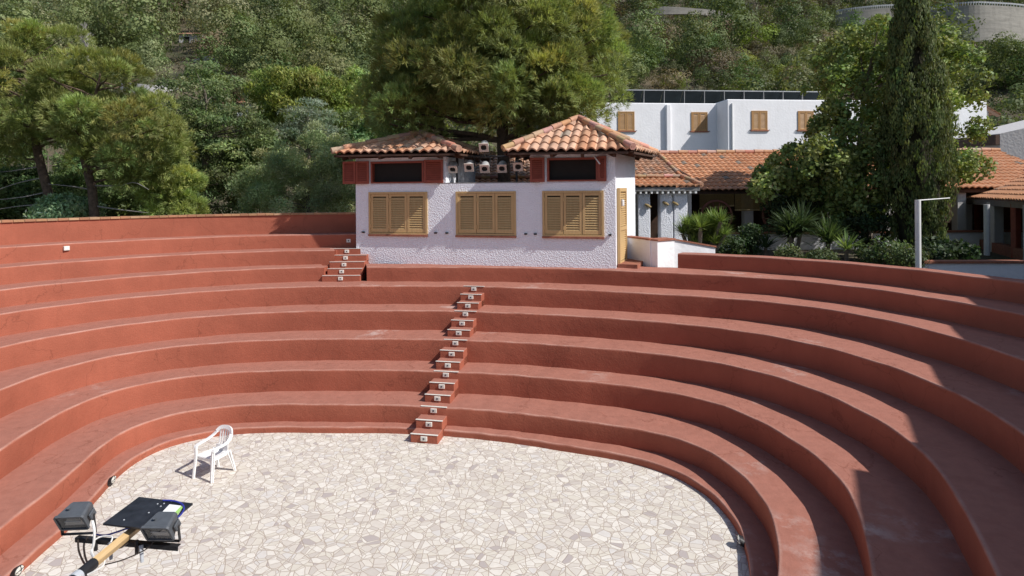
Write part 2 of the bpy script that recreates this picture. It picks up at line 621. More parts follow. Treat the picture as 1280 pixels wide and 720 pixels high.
def tile_slope(mb, A, B, C, D, pitch=0.21, course=0.34, amp=0.05, sub=6, seed=1, fade=1.0, cols=None, spread=1.0):
    """A,B eave ends, C,D top ends (above B and A). rows of barrel tiles as real corrugation with stepped courses"""
    A, B, C, D = map(Vector, (A, B, C, D))
    rr = random.Random(seed)
    u = (B - A).normalized()
    up = ((D + C) / 2 - (A + B) / 2)
    up = (up - u * up.dot(u))
    SL = up.length
    up.normalize()
    n = u.cross(up)
    if n.z < 0:
        n = -n
    rows = max(1, round(SL / course))
    tint = {}
    for i in range(rows):
        v0, v1 = i / rows, min(1.0, (i + 1.12) / rows)
        L0, R0, L1, R1 = A + (D - A) * v0, B + (C - B) * v0, A + (D - A) * v1, B + (C - B) * v1
        l0, r0, l1, r1 = ((p - A).dot(u) for p in (L0, R0, L1, R1))
        lo, hi = min(l0, l1), max(r0, r1)
        j0, j1 = math.floor(lo / pitch * sub), math.ceil(hi / pitch * sub)
        prev = None
        for j in range(j0, j1 + 1):
            x = j * pitch / sub
            ph = (j % sub) / sub
            h = amp * (0.5 + 0.5 * math.cos(2 * PI * ph)) ** 0.6
            xb, xt = min(max(x, l0), r0), min(max(x, l1), r1)
            key = (i, (j + sub // 2) // sub)
            if key not in tint:
                c = rr.choice(cols or TILE_COLS)
                k = (1 + spread * rr.uniform(-0.18, 0.15)) * fade
                if rr.random() < 0.06 * spread:
                    c = (0.30, 0.24, 0.19)
                tint[key] = tuple(q * k for q in c)
                tint[key, 'd'] = rr.uniform(-0.012, 0.012)
            dz = tint[key, 'd']
            base0 = A + u * xb + up * (v0 * SL - 0.02 + dz) + n * (h + 0.035)
            base1 = A + u * xt + up * (v1 * SL) + n * (h * 0.86)
            low = A + u * xb + up * (v0 * SL - 0.02 + dz) + n * (h - 0.006)
            if prev is not None and (abs(xb - prev[3]) > 1e-5 or abs(xt - prev[4]) > 1e-5):
                mb.col = tint[key]
                mb.add([prev[0], base0, base1, prev[1], prev[2], low], [(0, 1, 2, 3), (4, 5, 1, 0)])
            prev = (base0, base1, low, xb, xt)
    mb.col = (1, 1, 1)


def ridge_caps(mb, P, Q, r=0.085, seg=0.36, seed=3):
    P, Q = Vector(P), Vector(Q)
    rr = random.Random(seed)
    n = max(1, round((Q - P).length / seg))
    for i in range(n):
        a, b_ = P + (Q - P) * (i / n), P + (Q - P) * min(1, (i + 1.1) / n)
        c = rr.choice(TILE_COLS)
        mb.col = tuple(q * rr.uniform(0.8, 1.1) for q in c)
        off = Vector((0, 0, 0.02 + 0.012 * (i % 2)))
        mb.tube([a + off, b_ + off], [r * 1.08, r * 0.9], 10)
    mb.col = (1, 1, 1)


ORANGE = [(0.60, 0.29, 0.15), (0.62, 0.31, 0.17), (0.57, 0.27, 0.14)]


# ------------------------------------------------------------------ foliage
def unit(v):
    return v / np.maximum(np.linalg.norm(v, axis=1, keepdims=True), 1e-9)


def rand_dirs(n):
    return unit(rng.normal(size=(n, 3)))


def leaf_quads(P, D, L, W, mid=0.5, Nr=None, keep=0.15):
    """diamond leaves: base P, direction D, length L, width W, facing Nr where given"""
    n = len(P)
    if Nr is not None:
        Nr = unit(Nr)
        D = D - Nr * (D * Nr).sum(1, keepdims=True) * (1 - keep)
    D = unit(D)
    s = unit(np.cross(D, rand_dirs(n) if Nr is None else Nr))
    L = np.broadcast_to(np.asarray(L, float), (n,))[:, None]
    W = np.broadcast_to(np.asarray(W, float), (n,))[:, None]
    m = P + D * L * mid
    V = np.stack([P, m + s * W / 2, P + D * L, m - s * W / 2], 1).reshape(-1, 3)
    Fq = np.arange(4 * n).reshape(n, 4)
    return V, Fq


def tinted(base, n, var=0.25, hue=0.12):
    k = np.exp(rng.normal(size=(n, 1)) * var)
    h = rng.normal(size=(n, 3)) * hue * np.array([[1.0, 0.35, 0.8]])
    return np.clip(np.array(base)[None] * k * (1 + h), 0.004, 0.6)


def merge(parts):
    V, Fq, C, k = [], [], [], 0
    for v, f, c in parts:
        V.append(v)
        Fq.append(f + k)
        C.append(np.repeat(c, 4, 0))
        k += len(v)
    return np.concatenate(V), np.concatenate(Fq), np.concatenate(C)


def pine_crown(lobes, needle=0.16, width=0.014, puff=0.5, npuff=200, tufts=40, per=12, base=(0.075, 0.105, 0.030), hollow=0.5, droop=0.0):
    """lobes: (centre, (rx, ry, rz)); puffs of radial needle tufts sit on and in the lobes"""
    tot = sum(l[1][0] * l[1][1] + l[1][0] * l[1][2] for l in lobes)
    parts, centres = [], []
    for c, r in lobes:
        k = max(3, int(npuff * (r[0] * r[1] + r[0] * r[2]) / tot))
        d = rand_dirs(k)
        rad = (hollow + (1 - hollow) * rng.random(k) ** 0.5)[:, None]
        q = np.array(c)[None] + d * rad * np.array(r)[None]
        for i in range(k):
            pr = puff * rng.uniform(0.65, 1.3)
            out = d[i] * 0.55 + np.array([0, 0, 0.55])
            centres.append(q[i])
            n = int(tufts * pr / puff)
            td = unit(rand_dirs(n) + out * 0.8)
            tp = q[i] + td * pr * rng.uniform(0.6, 0.95, (n, 1)) * np.array([1, 1, 0.85])
            nd = unit(np.repeat(td, per, 0) * 1.0 + np.array([0, 0, 0.15 - droop]) + rand_dirs(n * per) * 0.7)
            P = np.repeat(tp, per, 0) + rng.normal(size=(n * per, 3)) * 0.03
            V, Fq = leaf_quads(P, nd, needle * rng.uniform(0.7, 1.2, n * per), width, 0.4, np.array([0, 0, 0.9]) + d[i] * 0.5 + np.repeat(td, per, 0) * 0.4 + rand_dirs(n * per) * 0.5, 1.0)
            pc = tinted(base, 1, 0.16, 0.08)[0]
            if rng.random() < 0.04:
                pc = pc * np.array([1.2, 1.06, 1.0])
            C = tinted(pc, n * per, 0.18, 0.06)
            parts.append((V, Fq, C))
    return merge(parts), np.array(centres)


def leafy_crown(lobes, leaf=0.12, wid=0.09, clump=0.38, nclump=160, per=150, base=(0.06, 0.10, 0.025), hollow=0.45, up=0.3, stretch=(1, 1, 1), var=0.22, along=0.0, face=0.6, whole=0.0):
    tot = sum(l[1][0] * l[1][1] + l[1][0] * l[1][2] for l in lobes)
    parts, centres = [], []
    for c, r in lobes:
        k = max(3, int(nclump * (r[0] * r[1] + r[0] * r[2]) / tot))
        d = rand_dirs(k)
        rad = (hollow + (1 - hollow) * rng.random(k) ** 0.5)[:, None] * rng.uniform(0.85, 1.12, (k, 1))
        q = np.array(c)[None] + d * rad * np.array(r)[None]
        for i in range(k):
            cr = clump * rng.uniform(0.6, 1.4)
            n = int(per * (cr / clump) ** 1.5)
            centres.append(q[i])
            gd = unit(rand_dirs(n) + d[i] * 0.5 + np.array([0, 0, 0.25]))
            g = gd * (cr * np.where(rng.random(n) < 0.75, rng.uniform(0.7, 1.08, n), rng.uniform(0.1, 1.0, n)))[:, None] * np.array(stretch)
            P = q[i] + g
            D = rand_dirs(n) * 0.8 + np.array([0, 0, up]) + gd * 0.3 + d[i] * along
            Nr = gd * 0.9 + d[i] * whole + rand_dirs(n) * face
            V, Fq = leaf_quads(P, D, leaf * rng.uniform(0.6, 1.3, n), wid * rng.uniform(0.7, 1.2, n), 0.45, Nr)
            pc = tinted(base, 1, var * 0.8, 0.08)[0]
            parts.append((V, Fq, tinted(pc, n, var, 0.07)))
    return merge(parts), np.array(centres)


def crown_obj(name, data, parent, mat='leaf'):
    (V, Fq, C) = data
    Mi = np.array(MW[parent].inverted())
    V = V @ Mi[:3, :3].T + Mi[:3, 3]
    me = np_mesh(name, V, Fq, MT[mat], C)
    o = bpy.data.objects.new(name, me)
    link(o, parent)
    return o


def limbs(mb, trunk, targets, r0=0.06, n=26, seed=0):
    """crooked limbs from the trunk path to some of the foliage clumps"""
    rr = random.Random(seed)
    tp = [Vector(p) for p in trunk]
    idx = list(range(len(targets)))
    rr.shuffle(idx)
    for i in idx[:n]:
        t = Vector(targets[i])
        best = min(tp, key=lambda p: (p - t).length + 1.2 * max(0, p.z - t.z + 0.4))
        mid = best.lerp(t, 0.5) + Vector((rr.uniform(-.2, .2), rr.uniform(-.2, .2), rr.uniform(-.25, .1)))
        L = (t - best).length
        k = r0 * min(1.4, 0.4 + L / 4)
        mb.tube([best, best.lerp(mid, .5) + Vector((0, 0, .05)), mid, t], [k, k * .8, k * .6, k * .25], 6)


def dense_path(pts, n=24):
    out = []
    P = [Vector(p) for p in pts]
    for i in range(n + 1):
        s = i / n * (len(P) - 1)
        a = min(int(s), len(P) - 2)
        out.append(P[a].lerp(P[a + 1], s - a))
    return out


def tree(name, label, group, base, trunk_pts, radii, crown, nl=26, lr=0.06, bark='bark', cat='tree', seed=0):
    t = thing(name, base, label, cat, group)
    data, cen = crown
    crown_obj('crown', data, t)
    mb = MB()
    mb.tube(trunk_pts, radii, 10)
    limbs(mb, dense_path(trunk_pts), cen, lr, nl, seed)
    obj('trunk', mb, bark, t, True)
    return t
# ------------------------------------------------------------------ plan of the seating: radius of each riser by angle, every 6 degrees from -45
CEN = (-1.6, 7.8)
RT = [
  [4.089, 4.111, 4.152, 4.212, 4.289, 4.378, 4.472, 4.558, 4.623, 4.663, 4.664, 4.594, 4.433, 4.217, 3.992, 3.791, 3.64, 3.541, 3.48, 3.442, 3.424, 3.429, 3.463, 3.526, 3.615, 3.727, 3.871, 4.072, 4.354, 4.717, 5.123, 5.473, 5.63, 5.526, 5.243, 4.94, 4.71, 4.575, 4.524, 4.529, 4.564, 4.615, 4.679, 4.755, 4.844, 4.946] ,
  [4.411, 4.432, 4.47, 4.526, 4.599, 4.689, 4.788, 4.884, 4.961, 5.012, 5.029, 4.983, 4.835, 4.608, 4.357, 4.13, 3.955, 3.835, 3.756, 3.701, 3.664, 3.654, 3.681, 3.749, 3.851, 3.98, 4.143, 4.363, 4.662, 5.04, 5.453, 5.808, 5.981, 5.901, 5.628, 5.322, 5.087, 4.955, 4.9, 4.889, 4.907, 4.945, 5.001, 5.073, 5.161, 5.265] ,
  [5.31, 5.332, 5.365, 5.412, 5.475, 5.56, 5.668, 5.775, 5.841, 5.861, 5.854, 5.823, 5.732, 5.555, 5.32, 5.084, 4.877, 4.712, 4.6, 4.529, 4.485, 4.47, 4.492, 4.558, 4.664, 4.809, 4.997, 5.247, 5.569, 5.956, 6.362, 6.709, 6.903, 6.869, 6.628, 6.317, 6.045, 5.847, 5.725, 5.665, 5.651, 5.67, 5.715, 5.781, 5.867, 5.973] ,
  [6.22, 6.245, 6.276, 6.313, 6.363, 6.445, 6.565, 6.686, 6.763, 6.781, 6.749, 6.675, 6.545, 6.346, 6.098, 5.841, 5.619, 5.447, 5.325, 5.246, 5.199, 5.183, 5.203, 5.266, 5.376, 5.537, 5.752, 6.031, 6.373, 6.762, 7.153, 7.484, 7.684, 7.698, 7.526, 7.254, 6.989, 6.776, 6.626, 6.535, 6.493, 6.49, 6.519, 6.576, 6.658, 6.765] ,
  [7.049, 7.079, 7.121, 7.177, 7.252, 7.35, 7.469, 7.593, 7.682, 7.707, 7.678, 7.603, 7.461, 7.246, 6.977, 6.711, 6.478, 6.29, 6.15, 6.054, 6.004, 6.001, 6.043, 6.123, 6.235, 6.394, 6.623, 6.924, 7.265, 7.607, 7.93, 8.216, 8.422, 8.512, 8.478, 8.348, 8.173, 7.997, 7.849, 7.743, 7.679, 7.655, 7.668, 7.713, 7.789, 7.894] ,
  [7.987, 8.029, 8.083, 8.15, 8.231, 8.322, 8.42, 8.517, 8.607, 8.684, 8.731, 8.706, 8.563, 8.293, 7.94, 7.587, 7.293, 7.076, 6.927, 6.83, 6.784, 6.789, 6.835, 6.911, 7.03, 7.221, 7.491, 7.807, 8.129, 8.438, 8.739, 9.027, 9.263, 9.389, 9.404, 9.337, 9.219, 9.083, 8.953, 8.846, 8.771, 8.733, 8.731, 8.764, 8.832, 8.934] ,
  [9.075, 9.129, 9.193, 9.268, 9.351, 9.438, 9.522, 9.593, 9.639, 9.65, 9.617, 9.542, 9.388, 9.139, 8.803, 8.44, 8.135, 7.917, 7.771, 7.66, 7.584, 7.55, 7.561, 7.619, 7.747, 7.985, 8.326, 8.691, 9.011, 9.277, 9.53, 9.784, 10.003, 10.148, 10.206, 10.189, 10.117, 10.013, 9.902, 9.8, 9.721, 9.674, 9.661, 9.684, 9.744, 9.84] ,
  [10.029, 10.093, 10.165, 10.244, 10.328, 10.411, 10.484, 10.534, 10.548, 10.508, 10.405, 10.255, 10.08, 9.875, 9.624, 9.334, 9.047, 8.789, 8.573, 8.404, 8.282, 8.21, 8.197, 8.253, 8.392, 8.625, 8.945, 9.324, 9.707, 10.044, 10.33, 10.578, 10.792, 10.954, 11.044, 11.062, 11.021, 10.942, 10.845, 10.75, 10.671, 10.618, 10.598, 10.614, 10.667, 10.758] ,
  [10.723, 10.795, 10.872, 10.954, 11.037, 11.114, 11.178, 11.216, 11.217, 11.174, 11.081, 10.942, 10.761, 10.542, 10.293, 10.024, 9.754, 9.501, 9.281, 9.103, 8.977, 8.909, 8.908, 8.983, 9.14, 9.384, 9.705, 10.078, 10.447, 10.777, 11.077, 11.352, 11.592, 11.771, 11.875, 11.908, 11.883, 11.818, 11.731, 11.641, 11.563, 11.508, 11.484, 11.495, 11.543, 11.629] ,
  [11.42, 11.496, 11.576, 11.658, 11.74, 11.815, 11.873, 11.906, 11.904, 11.86, 11.769, 11.631, 11.449, 11.23, 10.982, 10.719, 10.454, 10.204, 9.983, 9.804, 9.677, 9.613, 9.618, 9.701, 9.861, 10.093, 10.383, 10.712, 11.07, 11.442, 11.807, 12.128, 12.377, 12.549, 12.649, 12.684, 12.664, 12.605, 12.523, 12.437, 12.36, 12.304, 12.278, 12.286, 12.332, 12.416] ,
]
ZT = [0.119, 0.465, 0.906, 1.385, 1.843, 2.296, 2.672, 3.060, 3.439]


def rad(k, th):
    s = (th + 45) / 6
    i = min(max(int(math.floor(s)), 0), 44)
    w = s - i
    p = [RT[k][min(max(j, 0), 45)] for j in (i - 1, i, i + 1, i + 2)]
    return p[1] + 0.5 * w * (p[2] - p[0] + w * (2 * p[0] - 5 * p[1] + 4 * p[2] - p[3] + w * (3 * (p[1] - p[2]) + p[3] - p[0])))


def pt(k, th, dr=0.0, z=0.0):
    r = rad(k, th) + dr
    return Vector((CEN[0] + r * math.cos(R(th)), CEN[1] + r * math.sin(R(th)), z))


def ang(p):
    a = math.degrees(math.atan2(p[1] - CEN[1], p[0] - CEN[0]))
    return a + 360 if a < -90 else a


def tier(name, label, k, th0, th1, zb, zt, parent, back=None, kb=None, mat='red', lipr=0.022):
    """solid ring step: upright face on curve k from zb to zt, top running back to curve kb (+ a little) or by a fixed depth"""
    mb = MB()
    n = max(4, int((th1 - th0) / 1.0))
    rr = random.Random(k * 7 + int(th0))
    m = 0
    for i in range(n + 1):
        th = th0 + (th1 - th0) * i / n
        wob = 0.006 * math.sin(th * 0.25 + k) + 0.0025 * math.sin(th * 0.6 + 2 * k) + rr.uniform(-.0006, .0006)
        zw = 0.004 * math.sin(th * 0.7 + 1.7 * k) + rr.uniform(-.0015, .0015)
        c = pt(k, th, wob)
        e = Vector((math.cos(R(th)), math.sin(R(th)), 0))
        bk = (pt(kb, th, 0.06) if kb is not None else pt(k, th, back))
        prof = [c + Vector((0, 0, zb - 0.03))]
        for q in range(1, 4):
            prof.append(c + Vector((0, 0, zb - 0.03 + (zt - lipr - 0.012 - zb + 0.03) * q / 3)) + e * (0.0012 * math.sin(th * .8 + q * 2 + k)))
        for a in (30, 60, 90):
            prof.append(c + e * (lipr * (1 - math.cos(R(a)))) + Vector((0, 0, zt + zw - lipr + lipr * math.sin(R(a)))))
        tb = Vector((bk.x, bk.y, zt + zw))
        prof.append(prof[-1] + e * 0.03)
        prof.append(prof[-1].lerp(tb, 0.5))
        prof.append(tb)
        prof.append(Vector((bk.x, bk.y, zb - 0.03)))
        m = len(prof)
        mb.v += [tuple(p) for p in prof]
        mb.c += [(1, 1, 1)] * m
    for i in range(n):
        for q in range(m):
            j = (q + 1) % m
            mb.f.append((i * m + q, i * m + j, (i + 1) * m + j, (i + 1) * m + q))
    mb.f.append(tuple(range(m)))
    mb.f.append(tuple(reversed(range(n * m, (n + 1) * m))))
    o = obj(name, mb, mat, parent, True)
    at_ = o.data.attributes.new('wear', 'FLOAT', 'POINT')
    at_.data.foreach_set('value', np.tile(np.array([0, 0, 0, 0, 1, 1, 1] + [0] * (m - 7), np.float32), n + 1))
    if label:
        o['label'] = label
    return o


TH0, TH1 = -36.0, 213.0
seating = thing('amphitheatre_seating', (CEN[0], CEN[1], 0), 'curved terraces of red painted plaster seating rising in steps around the pale stone stage floor', 'seating')
tier('kerb', 'low kerb step along the edge of the stone floor', 0, TH0, TH1, 0.0, ZT[0], seating, kb=1)
for k in range(1, 6):
    tier('seat_tier', None, k, TH0, TH1, ZT[k - 1], ZT[k], seating, kb=k + 1)
blockL = onz(459, 335, ZT[6])
tier('seat_tier', None, 6, TH0, ang(blockL), ZT[5], ZT[6], seating, kb=7)
TS6 = ang(onz(402, 336, ZT[6])) - 0.6
TS7 = ang(onz(413, 312, ZT[7])) - 0.6
tier('seat_tier', None, 6, TS6, TH1, ZT[5], ZT[6], seating, kb=7)
tier('seat_tier', None, 7, TS7, TH1, ZT[6], ZT[7], seating, kb=8)
TB = ang(at(470, 300, 17.2))
tier('seat_tier', None, 8, TB, TH1, ZT[7], ZT[8], seating, kb=9)

# boundary wall at the back of the left seating, with a brick coping
rim = thing('boundary_wall', pt(9, 130, 0, ZT[8]), 'tall red wall with a thin brick coping behind the left top row of seats', 'wall')
tier('wall', None, 9, TB, TH1, ZT[8], 3.98, rim, back=0.26, lipr=0.004)
mb = MB()
th = TB
rr = random.Random(5)
while th < TH1:
    dth = math.degrees(0.215 / rad(9, th))
    p0, p1 = pt(9, th + 0.04, -0.035), pt(9, th + dth, -0.035)
    q0, q1 = pt(9, th + 0.04, 0.30), pt(9, th + dth, 0.30)
    z0, z1 = 3.978, 4.03 + rr.uniform(-.004, .004)
    k = rr.uniform(.75, 1.15)
    mb.col = tuple(x * k for x in rr.choice([(0.46, 0.25, 0.13), (0.42, 0.20, 0.11), (0.50, 0.31, 0.18)]))
    mb.add([(p.x, p.y, z) for z in (z0, z1) for p in (p0, p1, q1, q0)], [(3, 2, 1, 0), (4, 5, 6, 7), (0, 1, 5, 4), (1, 2, 6, 5), (2, 3, 7, 6), (3, 0, 4, 7)])
    th += dth
obj('coping', mb, 'brick', rim)

# low rim wall on the right
TR = ang(onz(846, 335.5, ZT[6]))
rimr = thing('rim_wall', pt(7, 40, 0, ZT[6]), 'low curved red rim wall behind the right top row beside the garden', 'wall')
tier('wall', None, 7, TH0, TR, ZT[6], 3.04, rimr, back=0.34)

# stone floor
mb = MB()
poly = [pt(0, a, 0.12) for a in np.arange(-45, 226, 3)]
poly = [(p.x, p.y) for p in poly] + [(-6.5, 0.9), (3.0, 0.9)]
mb.add([(x, y, 0.0) for x, y in poly], [tuple(range(len(poly)))])
fl = obj('stage_floor', mb, 'paving')
tag(fl, kind='structure')

# ------------------------------------------------------------------ aisle steps through the tiers
A0 = onz(532.5, 551, 0.0)
A1 = onz(593, 357.4, ZT[5])
adir = Vector((A1.x - A0.x, A1.y - A0.y, 0)).normalized()
aside = Vector((adir.y, -adir.x, 0))


def on_axis(k):
    s = 0.0
    for _ in range(60):
        p = Vector((A0.x, A0.y, 0)) + adir * s
        r = math.hypot(p.x - CEN[0], p.y - CEN[1])
        s += (rad(k, ang(p)) - r) * 0.8
    return s


stairs = thing('aisle_steps', (A0.x, A0.y, 0), 'narrow red steps with white plates climbing straight through the middle of the seating', 'steps')
TREAD, SW = 0.285, 0.53


def step_mesh(s0, s1, zb, zt):
    m = MB()
    m.frame_box(Vector((A0.x, A0.y, 0)), aside, adir, (0, 0, 1), -SW / 2, SW / 2, s0, s1, zb, zt, 0.012)
    return m


def plate_on(parent, o, ax, ay, s, z, w=0.125, h=0.085, mat='plate', label=None):
    m = MB()
    m.frame_box(o, ax, ay, (0, 0, 1), -w / 2, w / 2, s - 0.022, s + 0.01, z - h / 2, z + h / 2, 0.006)
    pl = obj('step_light', m, mat, parent)
    m = MB()
    m.frame_box(o, ax, ay, (0, 0, 1), -w * .13, w * .13, s - 0.026, s - 0.02, z - h * .16, z + h * .2)
    obj('lens', m, 'housing', pl)


def nosing(parent, s, z, w=SW):
    m = MB()
    m.frame_box(Vector((A0.x, A0.y, 0)), aside, adir, (0, 0, 1), -w / 2, w / 2, s - 0.006, s + 0.032, z - 0.002, z + 0.007)
    obj('nosing', m, 'plate', parent)


O0 = Vector((A0.x, A0.y, 0))
for k in range(1, 6):
    s = on_axis(k)
    zb = 0.0 if k == 1 else ZT[k - 1]
    rise = (ZT[k] - zb) / 3
    for j in range(2):
        st = obj('step', step_mesh(s - (2 - j) * TREAD, s + 0.05, zb - 0.02, zb + rise * (j + 1)), 'red', stairs)
        nosing(stairs, s - (2 - j) * TREAD, zb + rise * (j + 1))
        plate_on(stairs, O0, aside, adir, s - (2 - j) * TREAD, zb + rise * (j + 0.55))
    nosing(stairs, s, ZT[k])
    plate_on(stairs, O0, aside, adir, s, zb + rise * 2.55)

# short steps beside the white booth
bst = thing('side_steps', at(425, 350, 15.5), 'short flight of red steps tucked against the left corner of the white booth', 'steps')
fr = [(402, 15.52), (409, 15.74), (411.5, 15.98), (412.5, 16.24), (412.5, 16.5)]
for i, (px, Y) in enumerate(fr):
    zt = ZT[5] + (ZT[7] - ZT[5]) * (i + 1) / 5
    x0 = at(px, 330, Y).x
    m = MB()
    m.box(x0, -4.0, Y, 17.35, ZT[5] - 0.02 if i == 0 else zt - 0.19, zt, 0.01)
    obj('step', m, 'red', bst)
    cx = at([425.5, 427, 430, 432, 433.7][i], 330, Y).x
    plate_on(bst, Vector((cx, 0, 0)), (1, 0, 0), (0, 1, 0), Y, zt - 0.075, 0.12, 0.09)
    m = MB()
    m.box(x0 + 0.01, -4.0, Y - 0.006, Y + 0.03, zt - 0.002, zt + 0.006)
    obj('nosing', m, 'plate', bst)
m = MB()
m.box(at(402, 330, 15.52).x - .3, at(402, 330, 15.52).x + .02, 15.68, 17.3, ZT[5] - .02, ZT[6] - .03)
obj('cheek_wall', m, 'red', bst)
m = MB()
m.box(at(402, 330, 15.52).x - .22, at(402, 330, 15.52).x + .12, 16.42, 17.3, ZT[6] - .04, ZT[7] - .03)
obj('cheek_wall', m, 'red', bst)
p = onz(435.8, 302, ZT[7])
pp = at(435.8, 299, pt(8, ang((p.x, p.y + .6))).y)
plate_on(bst, Vector((pp.x, 0, 0)), (1, 0, 0), (0, 1, 0), pt(8, ang((pp.x, pp.y))).y, 3.25, 0.12, 0.1)
# little socket box on the upright of the left seating
th7 = ang(at(93, 312, 14.2))
q = pt(8, th7, 0, ZT[7] + 0.26)
mb = MB()
e = Vector((math.cos(R(th7)), math.sin(R(th7)), 0))
mb.frame_box(q, Vector((e.y, -e.x, 0)), e, (0, 0, 1), -0.06, 0.06, -0.045, 0.02, -0.05, 0.055, 0.006)
m2 = MB()
m2.frame_box(q, Vector((e.y, -e.x, 0)), e, (0, 0, 1), -0.035, 0.035, -0.05, -0.044, -0.03, 0.035)
t = tag(obj('socket_box', mb, 'plate'), 'small white square socket box on the upright of the left upper seat row', 'socket')
obj('flap', m2, 'whitepaint', t)

# ------------------------------------------------------------------ white lighting booth on the top tier
PH = R(14)
RX, RY, BZ = 2.585, 14.80, 2.67
booth = thing('lighting_booth', (RX, RY, BZ), 'white stucco booth with two tiled roofs and wooden shutters at the top of the seating', 'building', rz=-PH)
MB_ = MW[booth]
bx = MB_.to_3x3() @ Vector((1, 0, 0))
by = MB_.to_3x3() @ Vector((0, 1, 0))
BO = Vector((RX, RY, BZ))


def bp(x, y, z):
    return BO + bx * x + by * y + Vector((0, 0, z))


def bbox(m, x0, x1, y0, y1, z0, z1, bev=0.0):
    m.frame_box(BO, bx, by, (0, 0, 1), x0, x1, y0, y1, z0, z1, bev)


def bquad(m, pts, y0, y1):
    """outline in (x,z) pushed from depth y0 to y1"""
    n = len(pts)
    V = [bp(x, y0, z) for x, z in pts] + [bp(x, y1, z) for x, z in pts]
    fs = [tuple(range(n)), tuple(reversed(range(n, 2 * n)))]
    for i in range(n):
        j = (i + 1) % n
        fs.append((i, n + i, n + j, j))
    m.add(V, fs)


WL = -7.16
W1 = [(-6.76, -5.02), (-4.21, -2.56), (-1.86, -0.29)]        # shuttered windows
ZW0, ZW1 = 0.80, 1.96
PAR = 2.17                                                     # parapet height
m = MB()
T = 0.25
# lower front wall built round the three window openings
xs = [WL] + [q for w in W1 for q in w] + [0.0]
bbox(m, WL, 0.0, 0, T, -0.42, ZW0)
bbox(m, WL, 0.0, 0, T, ZW1, PAR)
for i in range(0, len(xs), 2):
    bbox(m, xs[i], xs[i + 1], 0, T, ZW0, ZW1)
bbox(m, WL, WL + T, T, 2.6, -0.6, 2.9)                         # left side
# right side wall runs a little outwards
V = [bp(0, T, -0.3), bp(-T, T, -0.3), bp(0.13, 2.6, -0.3), bp(0.38, 2.6, -0.3)]
V += [v + Vector((0, 0, 3.2)) for v in V]
m.add(V, [(0, 1, 2, 3), (7, 6, 5, 4), (0, 4, 5, 1), (1, 5, 6, 2), (2, 6, 7, 3), (3, 7, 4, 0)])
bbox(m, WL + T, 0.13, 2.35, 2.6, -0.3, 2.2)                    # back
# towers round the upper openings
for (a, b_, o0, o1) in ((WL, -4.49, -6.69, -5.12), (-2.18, 0.0, -1.73, -0.43)):
    bbox(m, a, o0, 0, T, PAR, 2.90)
    bbox(m, o1, b_, 0, T, PAR, 2.90)
    bbox(m, o0, o1, 0, T, 2.80, 2.90)
    bbox(m, o0, o1, 0.02, T, PAR, 2.20)
bbox(m, -4.49 - T, -4.49, T, 2.6, PAR - .1, 2.9)
bbox(m, -2.18, -2.18 + T, T, 2.6, PAR - .1, 2.9)
bbox(m, WL, -4.49, 2.35, 2.6, 2.1, 2.9)
bbox(m, -2.18, 0.1, 2.35, 2.6, 2.1, 2.9)
obj('wall', m, 'stucco', booth)
m = MB()
bbox(m, -4.74, -1.93, 0.0, 2.4, PAR + 0.001, PAR + 0.03)       # parapet cap / flat deck
obj('deck', m, 'fascia', booth)
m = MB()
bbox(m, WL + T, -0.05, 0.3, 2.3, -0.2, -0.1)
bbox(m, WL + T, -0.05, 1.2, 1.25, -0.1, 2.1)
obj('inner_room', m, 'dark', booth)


def shutter_leaf(m, x0, x1, z0, z1, y0, rail=0.065, pitch=0.062, t=0.035):
    bbox(m, x0, x0 + rail, y0, y0 + t, z0, z1)
    bbox(m, x1 - rail, x1, y0, y0 + t, z0, z1)
    bbox(m, x0 + rail, x1 - rail, y0, y0 + t, z0, z0 + rail * 1.3)
    bbox(m, x0 + rail, x1 - rail, y0, y0 + t, z1 - rail, z1)
    z = z0 + rail * 1.3 + 0.02
    while z < z1 - rail - 0.02:
        m.add([bp(x0 + rail, y0 + 0.002, z - 0.022), bp(x1 - rail, y0 + 0.002, z - 0.022), bp(x1 - rail, y0 + t, z + 0.026), bp(x0 + rail, y0 + t, z + 0.026),
               bp(x0 + rail, y0 + 0.002, z - 0.010), bp(x1 - rail, y0 + 0.002, z - 0.010), bp(x1 - rail, y0 + t, z + 0.038), bp(x0 + rail, y0 + t, z + 0.038)],
              [(0, 1, 2, 3), (7, 6, 5, 4), (0, 4, 5, 1), (3, 2, 6, 7)])
        z += pitch


for x0, x1 in W1:
    f = MB()
    e = 0.055
    bbox(f, x0, x0 + e, -0.03, 0.12, ZW0, ZW1)
    bbox(f, x1 - e, x1, -0.03, 0.12, ZW0, ZW1)
    bbox(f, x0 + e, x1 - e, -0.03, 0.12, ZW1 - e, ZW1)
    bbox(f, x0 + e, x1 - e, -0.03, 0.12, ZW0, ZW0 + e * .8)
    win = obj('window', f, 'shutter', booth)
    w3 = (x1 - x0 - 2 * e) / 3
    for i in range(3):
        s = MB()
        a = x0 + e + w3 * i
        shutter_leaf(s, a + 0.006, a + w3 - 0.006, ZW0 + e, ZW1 - e - 0.005, -0.012 + (0.006 if i == 1 else 0))
        for zz in (ZW0 + 0.22, ZW1 - 0.22):
            bbox(s, a + (0.0 if i < 2 else w3 - 0.03), a + 0.03 if i < 2 else a + w3, -0.024, -0.011, zz - .05, zz + .05)
        obj('shutter', s, 'shutter', win)
    s = MB()
    bbox(s, x0 + 0.02, x1 - 0.02, 0.13, 0.16, ZW0, ZW1)
    obj('backing', s, 'dark', win)
    s = MB()
    bbox(s, x0 - 0.01, x1 + 0.01, -0.06, 0.0, ZW0 - 0.055, ZW0 - 0.001, 0.008)
    obj('sill', s, 'sill', win)
    for px_, zz in ((x0 + .16, ZW0 + .10), (x0 + .5, ZW0 + .10), (x1 - .3, ZW0 + .10)):
        pass
